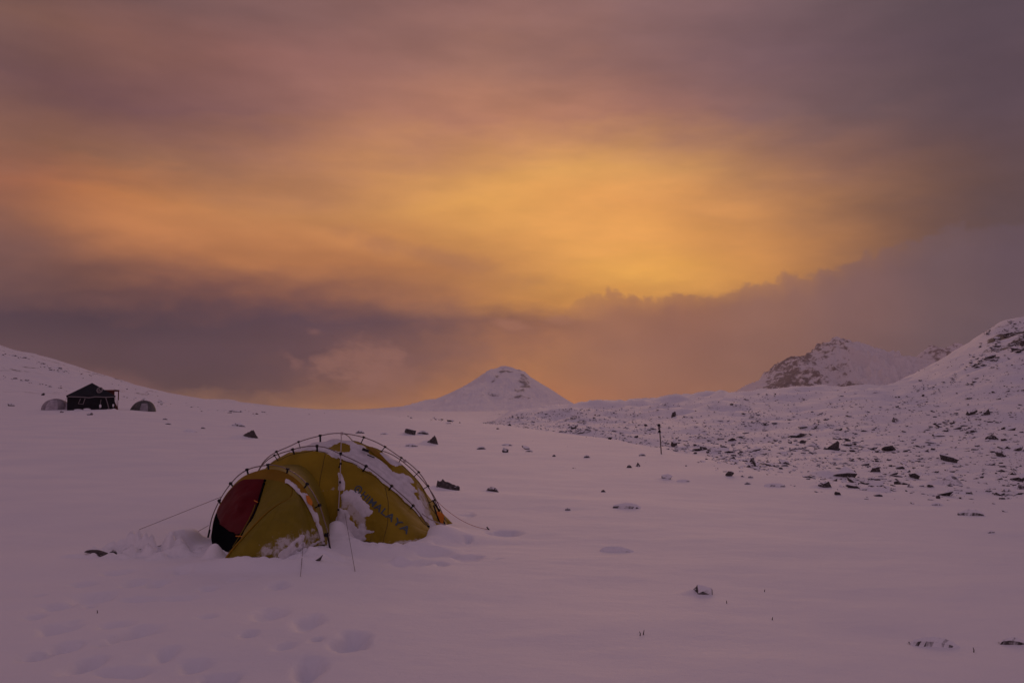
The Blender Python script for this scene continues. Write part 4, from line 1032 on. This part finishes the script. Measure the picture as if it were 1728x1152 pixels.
# ---- vestibule: hoop pole, hem band, red door, yellow panels
VL, VR = np.array([-3.58, 11.7]), np.array([-1.92, 10.5])
def on_hoop(px, row, fwd=0.):
    d = pdir(px, row); u = d[0] / d[1]
    nn = np.array([-.585, -.81]); a, b = VL + nn * fwd, VR - VL
    k = (u * a[1] - a[0]) / (b[0] - u * b[1]); y = a[1] + k * b[1]
    return P(px, row, y)
hoop = [on_hoop(351, 908), on_hoop(358, 872), on_hoop(375, 836), on_hoop(398, 806), (on_hoop(418, 792)), on_hoop(440, 786), on_hoop(462, 784.5), on_hoop(482, 790), on_hoop(504, 803), on_hoop(522, 822), on_hoop(538, 850), on_hoop(548, 880), on_hoop(555, 905), on_hoop(558, 931)]
hp = crom(hoop, 90); pole(hp)
hc = Vector((-2.75, 11.1, .25))
outer_px = [(356, 905), (362, 872), (379, 838), (401, 811), (420, 799), (441, 793), (462, 791.5), (480, 796), (500, 808), (516, 826), (530, 852), (540, 880), (547, 905), (549, 918)]
inner_px = [(356, 905), (363, 870), (381, 836), (404, 812), (422, 808), (443, 808), (462, 810), (481, 815), (496, 826), (509, 840), (522, 862), (533, 886), (541, 908), (545, 918)]
NV = 120
ov = crom([on_hoop(*p_, .0) for p_ in outer_px], NV); iv = crom([on_hoop(*p_, .10 * math.sin(math.pi * i / 13)) for i, p_ in enumerate(inner_px)], NV)
def loft(curves, n, m_, name, mt, bul=0., frostf=None, snowp=None, parent=tent, seed=1, fold_=None):
    cs = [np.array([tuple(q) for q in c]) for c in curves]
    S = np.zeros((len(cs[0]), m_, 3))
    for i in range(len(cs[0])): S[i] = crom([c[i] for c in cs], m_) if len(cs) > 2 else np.array([cs[0][i] * (1 - t) + cs[1][i] * t for t in np.linspace(0, 1, m_)])
    nn = normals(S); cen = S.mean((0, 1)) - np.array([-2.6, 11.5, .1])
    if (nn.mean((0, 1)) @ cen) < 0: nn = -nn
    U, V_ = np.meshgrid(np.linspace(0, 1, S.shape[0]), np.linspace(0, 1, m_), indexing='ij')
    d = bul * np.sin(V_ * math.pi) * np.sin(np.clip(U, .02, .98) * math.pi) + fbm(S[..., 0] * 4, S[..., 2] * 5 + S[..., 1], 3, seed) * .015 * np.sin(V_ * math.pi)
    S = S + nn * d[..., None]
    me_ = npmesh(name, S.reshape(-1, 3), gridquads(S.shape[0], m_))
    px, row = project(S[..., 0], S[..., 1], S[..., 2])
    if frostf: attr(me_, 'frost', frostf(px, row))
    o = part(name, me_, mt, parent)
    if snowp: snow_layer(S, nn, snowp[0], [], snowp[1], 'snow_cover', o if False else tent, seed + 9, snowp[2])
    return o, S, nn
fst = lambda px, row: np.clip(.30 + poly_sd(px, row, [(430, 925), (455, 905), (490, 898), (520, 890), (548, 880), (550, 925), (500, 945), (440, 945)]) / 45, 0, .55) + .05
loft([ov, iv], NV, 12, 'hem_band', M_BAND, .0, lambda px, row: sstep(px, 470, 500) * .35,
     ([[(480, 806), (500, 816), (516, 833), (530, 857), (541, 878), (548, 901), (546, 915), (535, 897), (524, 872), (511, 849), (499, 832), (484, 817)]], .02, 7.), seed=31)
# tunnel back to the canopy
tg = crom([(-3.36, 12.35, -.02), (-3.32, 12.35, .45), (-3.1, 12.25, .72), (-2.8, 12.1, .82), (-2.5, 11.98, .82), (-2.28, 11.85, .62), (-2.12, 11.65, .3), (-2.05, 11.5, -.03)], NV)
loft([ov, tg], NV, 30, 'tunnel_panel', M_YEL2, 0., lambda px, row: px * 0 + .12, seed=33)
ih = int(NV * .405); i2 = int(NV * .60)            # zip top, crease top
def resample(c, n): 
    c = np.array([tuple(q) for q in c]); L = np.r_[0, np.cumsum(np.linalg.norm(np.diff(c, axis=0), axis=1))]; q = np.linspace(0, L[-1], n)
    return np.stack([np.interp(q, L, c[:, k]) for k in range(3)], -1)
NU = 70
zipc = resample(crom([P(398, 922, 10.45), P(410, 903, 10.5), P(424, 878, 10.62), P(434, 856, 10.75), P(441, 832, 10.9), Vector(iv[ih])], 60), NU)
leftleg = resample(iv[:ih + 1], NU)
door_bottom = P(376, 930, 10.55)
# red door: between hoop leg and zip; rows run from the base up
def coons(c0, c1, b0, b1, n, m_):
    """c0,c1: left/right curves bottom->top; b0,b1: bottom/top curves left->right"""
    c0, c1, b0, b1 = resample(c0, n), resample(c1, n), resample(b0, m_), resample(b1, m_)
    u = np.linspace(0, 1, n)[:, None, None]; v = np.linspace(0, 1, m_)[None, :, None]
    S = (1 - v) * c0[:, None] + v * c1[:, None] + (1 - u) * b0[None] + u * b1[None]
    S -= (1 - u) * (1 - v) * c0[0] + (1 - u) * v * c1[0] + u * (1 - v) * c0[-1] + u * v * c1[-1]
    return S
def surf(S, name, mt, bul=0., frostf=None, snowp=None, seed=1, sel=None, parent=tent):
    nn = normals(S); nn = np.nan_to_num(nn)
    if (nn[5:-5, 5:-5].mean((0, 1)) @ np.array([-.5, -.85, .2])) < 0: nn = -nn
    n, m_ = S.shape[:2]
    U, V_ = np.meshgrid(np.linspace(0, 1, n), np.linspace(0, 1, m_), indexing='ij')
    env = np.sin(V_ * math.pi) * np.sin(U * math.pi)
    S = S + nn * (env * (bul + fbm(S[..., 0] * 3.5, S[..., 2] * 4.5 + S[..., 1] * 2, 3, seed) * .05))[..., None]
    q = gridquads(n, m_)
    if sel is not None: q = q[sel(U, V_, S).reshape(-1)[q].mean(1) > .5]
    me_ = npmesh(name, S.reshape(-1, 3), q)
    px, row = project(S[..., 0], S[..., 1], S[..., 2])
    if frostf: attr(me_, 'frost', frostf(px, row))
    o = part(name, me_, mt, parent)
    if snowp: snow_layer(S, nn, snowp[0], [], snowp[1], 'snow_cover', tent, seed + 9, snowp[2])
    return o
Sd = coons(leftleg, zipc, [leftleg[0], P(358, 920, 11.1), P(372, 930, 10.75), P(384, 930, 10.55), zipc[0]], [leftleg[-1], (leftleg[-1] + zipc[-1]) / 2, zipc[-1]], 80, 60)
split = lambda U, V_, S: U
door = surf(Sd, 'door', M_RED, .03, seed=41, sel=lambda U, V_, S: (U > .215 - .03 * V_).astype(float))
surf(Sd, 'door_base', M_BLK, .03, seed=41, sel=lambda U, V_, S: (U < .24 - .03 * V_).astype(float))
# black zip tape with a paler piping beside it, orange toggles
v, f = tube(zipc + np.array([.0, -.012, 0]), .020, 8, .012); part('zip_flap', mesh('zip_flap', v, f, True), M_BLK)
v, f = tube(zipc[:45] + np.array([-.028, -.02, 0]), .005, 6); part('zip_piping', mesh('zip_piping', v, f, True), M_YEL2)
v, f = tube([P(429, 844, 10.75), P(435, 847, 10.72)], .006, 6); part('toggle', mesh('toggle', v, f), M_ORG)
v, f = tube([P(441, 849, 10.72), P(447, 850.5, 10.7)], .006, 6); part('toggle', mesh('toggle', v, f), M_ORG)
v, f = tube([P(398, 904, 10.5), P(409, 904.5, 10.45)], .006, 6); part('toggle', mesh('toggle', v, f), M_ORG)
crease = resample(crom([P(379, 946, 9.9), P(394, 926, 9.98), P(410, 908, 10.08), P(430, 886, 10.2), P(450, 866, 10.32), P(472, 850, 10.45), P(490, 840, 10.58), Vector(iv[i2])], 60), NU)
S2 = coons(zipc, crease, [zipc[0], P(388, 936, 10.2), crease[0]], iv[ih:i2 + 1], 80, 40)
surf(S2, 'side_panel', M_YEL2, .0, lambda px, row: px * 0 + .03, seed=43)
rleg = resample(iv[i2:][::-1], NU)
S3 = coons(crease, rleg, [crease[0], P(400, 944, 9.86), P(430, 938, 9.95), P(463, 951, 9.85), P(482, 948, 9.9), P(505, 936, 10.15), P(530, 922, 10.5), rleg[0]], [crease[-1], (crease[-1] + rleg[-1]) / 2, rleg[-1]], 110, 90)
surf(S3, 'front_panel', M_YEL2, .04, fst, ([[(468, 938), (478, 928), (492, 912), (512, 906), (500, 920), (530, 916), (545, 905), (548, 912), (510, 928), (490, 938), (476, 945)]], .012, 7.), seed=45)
v, f = tube(crease + np.array([-.004, -.006, .003]), .011, 8, .004); part('rolled_hem', mesh('rolled_hem', v, f, True), M_BAND)
ih2 = [i for i in (10, 21, 32, 42, 52, 62, 74)]
for x in (371, 391, 418, 451, 486, 519, 539):
    pp, _ = project(hp[:, 0], hp[:, 1], hp[:, 2]); i = int(np.abs(pp - x).argmin()); clip(hp[i], nearest(ov[None], hp[i]), .02)
v, f = tube([on_hoop(354, 893), on_hoop(350, 911)], .011, 6); part('pole_end', mesh('pole_end', v, f), M_CLIP)
v, f = tube([on_hoop(553, 898), on_hoop(558, 932)], .012, 6); part('pole_end', mesh('pole_end', v, f), M_CLIP)
v, f = tube([on_hoop(549, 902), on_hoop(554, 903)], .022, 6); part('buckle', mesh('buckle', v, f), M_CLIP)
sheet([P(516, 835, 10.62), P(518, 846, 10.58), P(522, 851, 10.55)], [P(521, 836, 10.62), P(527, 846, 10.58), P(526, 853, 10.55)], name='tab')
# guy lines (sagging where the photo shows it)
def guy(p0, px, row, sag=.0, mt=None, r=.0028, n=14):
    q = hit(px, row); e = Vector((q[0], q[1], Zs(*q) + .005)); pts = []
    for i in range(n):
        t = i / (n - 1); p_ = Vector(tuple(p0)).lerp(e, t); p_.z -= sag * 4 * t * (1 - t); pts.append(p_)
    v, f = tube(pts, r, 5); part('guy_line', mesh('guy_line', v, f), mt or M_CORD); return e
guy(on_hoop(373, 838), 235, 894)
guy(on_hoop(352, 886), 208, 936, .07)
e = guy(P(737, 845, 12.6), 824, 894, .07, M_CORDR)
v, f = tube([e + Vector((-.02, 0, .03)), e + Vector((.03, 0, -.03))], .008, 6); part('peg', mesh('peg', v, f), M_CLIP)
e = guy(P(512, 914, 10.3), 507, 973, 0, r=.0022); guy(P(582, 866, 11.5), 599, 965, 0, r=.0022)
guy(P(712, 866, 12.0), 752, 910, .02, M_FROST, .006)

# ------------------------------------------------------------------ camp on the left: mess tent and two small domes
M_MESS = simple('black_canvas', (.008, .009, .013), .8, 0, .25, 2.)
M_ROOF = simple('black_canvas_roof', (.010, .012, .017), .75, 0, .25, 2.)
M_TRIM = simple('grey_trim', (.24, .21, .22), .8)
M_BROWN = simple('red_brown_cloth', (.12, .035, .03), .8, 0, .2, 4)
def at_px(px, row): 
    q = hit(px, row, 40); return Vector((q[0], q[1], Zs(*q)))
base = at_px(153, 691); KM = base.y / F
mess = empty('mess_tent', base, 'large black mess tent with peaked roof and round emblem between two small domes', 'tent')
CA = math.cos(math.atan2(-base.x, base.y)); mess.rotation_euler = (0, 0, math.atan2(-base.x, base.y))
def lp(px, row, d=0.): return Vector(((px - 153) * KM * CA, d, (691 - row) * KM))     # local: facing the camera
def mp(name, v, f, mt, parent=mess, **k): return link(name, mesh(name, v, f), mt, parent, **k)
DD = 3.6
def solid(poly_front, d0, d1):
    n = len(poly_front); v = [p_ + Vector((0, d0, 0)) for p_ in poly_front] + [p_ + Vector((0, d1, 0)) for p_ in poly_front]
    f = [tuple(range(n)), tuple(range(2 * n - 1, n - 1, -1))] + [(i, i + n, (i + 1) % n + n, (i + 1) % n) for i in range(n)]
    return v, f
# walls (front wall leans out slightly, the hem uneven in the snow)
fw = [lp(113, 667, .1), lp(150, 668, 0), lp(193, 667, .15), lp(195, 694, .05), lp(170, 694, -.15), lp(140, 694, -.15), lp(113.5, 692, 0)]
bw = [q + Vector((0, DD, 0)) for q in fw]; n = 7
mp('wall', fw + bw, [tuple(range(n)), tuple(range(2 * n - 1, n - 1, -1))] + [(i, (i + 1) % n, (i + 1) % n + n, i + n) for i in range(n)][::1], M_MESS)
pk = lp(154, 645.4, DD * .5 - .25); pk2 = lp(154.6, 645.4, DD * .5 + .25)
ev = [lp(111.5, 667.5, -.08), lp(194, 667.5, -.02), lp(194, 667.5, DD + .1), lp(111.5, 667.5, DD + .1)]
low = [q - Vector((0, 0, .12)) for q in ev]
mp('roof', [pk, pk2] + ev + low, [(0, 2, 3), (0, 3, 4, 1), (1, 4, 5), (1, 5, 2, 0), (2, 6, 7, 3), (3, 7, 8, 4), (4, 8, 9, 5), (5, 9, 6, 2)], M_ROOF)
# grey piping under the eaves, window outline, door edges, emblem
def strip(pts, w, name, mt=M_TRIM, parent=mess):
    v, f = tube(pts, w * 1.25, 5); return mp(name, v, f, mt, parent)
strip([lp(115, 669.5, -.12), lp(127, 669.6, -.14), lp(138, 670, -.15), lp(150, 671, -.17), lp(160, 669.4, -.17), lp(178, 670, -.15), lp(192, 669.4, -.1)], .035, 'eave_piping')
wn_ = strip([lp(135.5, 673, -.16), lp(132, 681, -.18), lp(140, 682, -.18), lp(143, 672.5, -.16)], .032, 'window_outline')
strip([lp(178, 671, -.18), lp(181, 680, -.22), lp(184, 690, -.25)], .032, 'door_edge'); strip([lp(170, 674, -.16), lp(168, 690, -.2)], .02, 'door_edge')
# emblem lies on the sloping front roof face
ea, eb, ec = pk, ev[0], ev[1]; nrm = (eb - ea).cross(ec - ea).normalized()
if nrm.y > 0: nrm = -nrm
def on_roof(px, row):
    o_ = Vector((0, -math.hypot(base.x, base.y), EYE - base.z)); tgt = lp(px, row); d_ = (tgt - o_).normalized()
    t = (ea - o_).dot(nrm) / d_.dot(nrm); return o_ + d_ * t + nrm * .03
ring = [on_roof(167.3 + 4.4 * math.cos(a) + 1.0 * math.sin(a), 658.4 - 4.2 * math.sin(a)) for a in np.linspace(0, 2 * math.pi, 25)]
em = strip(ring, .05, 'emblem_ring')
strip([on_roof(165.5, 660), on_roof(167, 656.6), on_roof(169, 660), on_roof(166.3, 659)], .045, 'emblem_mark')
strip([lp(113, 667, -.1), lp(108, 690, -.9)], .012, 'guy_line', M_CORD); strip([lp(194, 667, -.05), lp(199, 692, -.7)], .012, 'guy_line', M_CORD)
# snow thrown up against the wall
def lump(px, row, w, h, d, name='snow_lump'):
    me = bpy.data.meshes.new(name); bm = bmesh.new(); bmesh.ops.create_icosphere(bm, subdivisions=3, radius=1)
    for v in bm.verts:
        k = 1 + .25 * vnoise(np.array([v.co.x * 2 + px]), np.array([v.co.z * 2 + v.co.y]), 9)[0]; v.co = Vector((v.co.x * w * KM / 2 * k, v.co.y * .3, v.co.z * h * KM / 2 * k))
    bm.to_mesh(me); bm.free(); me.polygons.foreach_set('use_smooth', [True] * len(me.polygons))
    o = link(name, me, M_SNOW, mess); o.location = lp(px, row, d); return o
lump(147, 691, 12, 5, -.35); lump(169, 685, 4, 6, -.12); lump(191, 684, 3, 5, -.1); lump(184, 692, 12, 4, -.4); lump(192, 691, 8, 4, -.3); lump(132, 692, 14, 4, -.3)
# red-brown awning frame beside it: a thing of its own
aw = empty('awning_frame', base + Matrix.Rotation(mess.rotation_euler.z, 3, 'Z') @ lp(193, 691, 1.2), 'red-brown awning on poles standing at the right side of the black mess tent', 'awning')
aw.rotation_euler = mess.rotation_euler.copy()
def la(px, row, d=0.): return lp(px, row, d) - lp(193, 691, 0)
def boxpx(name, x0, r0, x1, r1, d0, d1, mt=M_BROWN):
    v, f = solid([la(x0, r0), la(x1, r0), la(x1, r1), la(x0, r1)], d0, d1); return link(name, mesh(name, v, f), mt, aw)
boxpx('beam', 176, 657.2, 201.5, 659.6, 0, .14); boxpx('beam', 176, 657.2, 201.5, 659.6, 1.9, 2.04)
boxpx('rail', 199.6, 657.4, 201.4, 659.2, .14, 1.9); boxpx('post', 199.2, 659.6, 201.2, 674.5, 0, .12); boxpx('cloth_panel', 179, 659.6, 193.4, 688, .3, .36)
v, f = merge([solid([la(193.5, 676), la(202, 693.5), la(192, 693.5)], -.1, .1)]); link('side_cloth', mesh('side_cloth', v, f), M_BROWN, aw)
v, f = tube([la(200.2, 674, 1.9), la(200.2, 692, 1.9)], .03, 6); link('post', mesh('post', v, f), M_BROWN, aw)

def dome(name, label, px0, px1, row_top, row_base, c1, c2, kind, ry=1.1):
    b = at_px((px0 + px1) / 2, row_base); k = b.y / F; w = (px1 - px0) * k / 2 * CA; h = (row_base - row_top) * k * .93 + .08
    root = empty(name, b, label, 'tent'); root.rotation_euler = (0, 0, math.atan2(-b.x, b.y))
    nu, nv = 48, 16; V = []; Fc = []
    for j in range(nv + 1):
        a = j / nv * math.pi / 2
        for i in range(nu):
            th = 2 * math.pi * i / nu; n_ = 2.3 if kind == 'a' else 3.0
            cr = (abs(math.cos(a)) ** (2 / n_)); sr = abs(math.sin(a)) ** (2 / (2.0 if kind == 'a' else 1.7))
            sag = 1 - .07 * abs(math.sin(3 * th)) * math.sin(2 * a)
            x = w * math.cos(th) * cr * sag; y = ry * math.sin(th) * cr * sag; z = h * sr
            if kind == 'b': x = x * (1 - .12 * math.sin(a)) + .10 * w * math.sin(a)
            V.append((x, y, z - .06))
    for j in range(nv):
        for i in range(nu):
            a0 = j * nu + i; a1 = j * nu + (i + 1) % nu; Fc.append((a0, a1, a1 + nu, a0 + nu))
    link('canopy', mesh('canopy', V, Fc, True), c1, root)
    # lighter door panel just proud of the canopy, and pole sleeves
    rngi = (range(30, 38) if kind == 'a' else range(34, 40))
    PV = []; PF = []; m2 = list(rngi)
    for j in range(0, 12 if kind == 'a' else 10):
        for i in m2:
            q = Vector(V[j * nu + i]); PV.append(q * 1.012 + Vector((0, -.015, .0)))
    L = len(m2)
    for j in range(len(PV) // L - 1):
        for i in range(L - 1): PF.append((j * L + i, j * L + i + 1, (j + 1) * L + i + 1, (j + 1) * L + i))
    link('door_panel', mesh('door_panel', PV, PF, True), c2, root)
    for th_ in ((6, 30), (18, 42)):
        line_ = [Vector(V[j * nu + th_[0]]) * 1.01 for j in range(nv + 1)] + [Vector(V[j * nu + th_[1]]) * 1.01 for j in range(nv, -1, -1)]
        v, f = tube(line_, .02, 5); link('pole', mesh('pole', v, f, True), M_POLE, root)
    return root, b, k, V
M_G1 = simple('pale_grey_fly', (.26, .23, .26), .6, 0, .25, 1.5); M_G2 = simple('light_grey_panel', (.42, .38, .43), .6, 0, .2, 3)
M_G3 = simple('grey_green_fly', (.085, .088, .088), .6, 0, .25, 1.5); M_G4 = simple('pale_green_panel', (.26, .25, .28), .6, 0, .2, 2)
r1, b1, k1, _ = dome('dome_tent', 'small pale grey dome tent at the left side of the black mess tent', 69.5, 119, 672, 690.5, M_G1, M_G2, 'a')
# its lighter vestibule reaching to the right in front of the mess tent
V = []; Fc = []; nu, nv = 14, 8
for j in range(nv + 1):
    a = j / nv * math.pi / 2
    for i in range(nu + 1):
        th = -math.pi * .75 + math.pi * 1.1 * i / nu
        V.append(((.30 + .62 * math.cos(th) * math.cos(a)) * 1.15 + .85, .9 * math.sin(th) * math.cos(a) - .05, .72 * math.sin(a) - .05))
for j in range(nv):
    for i in range(nu): a0 = j * (nu + 1) + i; Fc.append((a0, a0 + 1, a0 + nu + 2, a0 + nu + 1))
link('vestibule', mesh('vestibule', V, Fc, True), M_G2, r1)
r2, b2, k2, _ = dome('dome_tent', 'small dark grey-green dome tent standing apart, right of the black mess tent', 217.5, 264, 675, 693, M_G3, M_G4, 'b')

# ------------------------------------------------------------------ marker stake and dry grass
q = at_px(1116, 766) if False else None
qq_ = hit(1116, 766, 10); sb = Vector((qq_[0], qq_[1], Zs(*qq_))); ks = sb.y / F
stake = empty('marker_stake', sb, 'thin upright marker stake with dark cap and small box, right of centre', 'stake')
def ls(px, row): return Vector(((px - 1116) * ks, 0, (766 - row) * ks))
M_WOOD = simple('weathered_wood', (.085, .06, .055), .8, 0, .3, 40)
v, f = tube([ls(1116.2, 770), ls(1114.8, 745), ls(1113.2, 717)], .019, 7); link('pole', mesh('pole', v, f), M_WOOD, stake)
v, f = tube([ls(1112.6, 719.5), ls(1112.5, 717.2), ls(1112.4, 715.4)], .055, 8, .035); link('cap', mesh('cap', v, f), M_CLIP, stake)
v, f = box(ls(1113, 727).x, -.03, ls(1113, 728).z, .075, .06, .06); link('box', mesh('box', v, f), M_CLIP, stake)
v, f = box(ls(1112, 722).x, -.02, ls(1113, 722.5).z, .05, .04, .12); link('reflector', mesh('reflector', v, f), M_TRIM, stake)
M_GRASS = simple('dry_grass', (.05, .035, .03), .9)
for i, (px, row, h, lab) in enumerate([(1080, 1072, 7, 'short dry grass stalk in the open snow at bottom centre, left one of a pair'), (1085.5, 1071, 8, 'short dry grass stalk in the open snow at bottom centre, right one of a pair'),
                                       (1643, 1100, 8, 'single dry stalk beside the long low stone at bottom right'), (1303, 1046, 5, 'single dry stalk in the open snow right of centre'), (1226, 1018, 5, 'tiny dry stalk right of the lone foreground stone'), (1290, 998, 4, 'tiny dry stalk in the snow, farthest of the stalks'), (164, 1034, 5, 'tiny dry stalk among the footprints at the left')]):
    x, y = hit(px, row); z = Zs(x, y); k = y / F
    v, f = tube([(0, 0, -.01), (h * k * .08, 0, h * k * .5), (h * k * (.2 if i % 2 else -.1), 0, h * k)], .0045, 5, .0018)
    o = link('grass_stalk', mesh('grass_stalk', v, f), M_GRASS, label=lab, category='grass stalk'); o.location = (x, y, z)

# ------------------------------------------------------------------ haze
HAZE = 0.00011
if HAZE:
    hm = bpy.data.materials.new('haze'); hm.use_nodes = True; t = hm.node_tree; t.nodes.clear()
    o_ = t.nodes.new('ShaderNodeOutputMaterial'); pv = t.nodes.new('ShaderNodeVolumePrincipled'); pv.inputs['Color'].default_value = (.90, .77, .79, 1); pv.inputs['Density'].default_value = HAZE
    pv.inputs['Anisotropy'].default_value = .1
    t.links.new(pv.outputs[0], o_.inputs['Volume'])
    v, f = box(0, 3050, 185, 8400, 6500, 430)
    hz = link('haze', mesh('haze', v, f), hm, kind='stuff')
print('objects', len(sc.objects), 'cands', len(cand), 'ground', len(xs), len(ys), GZ.min(), GZ.max())
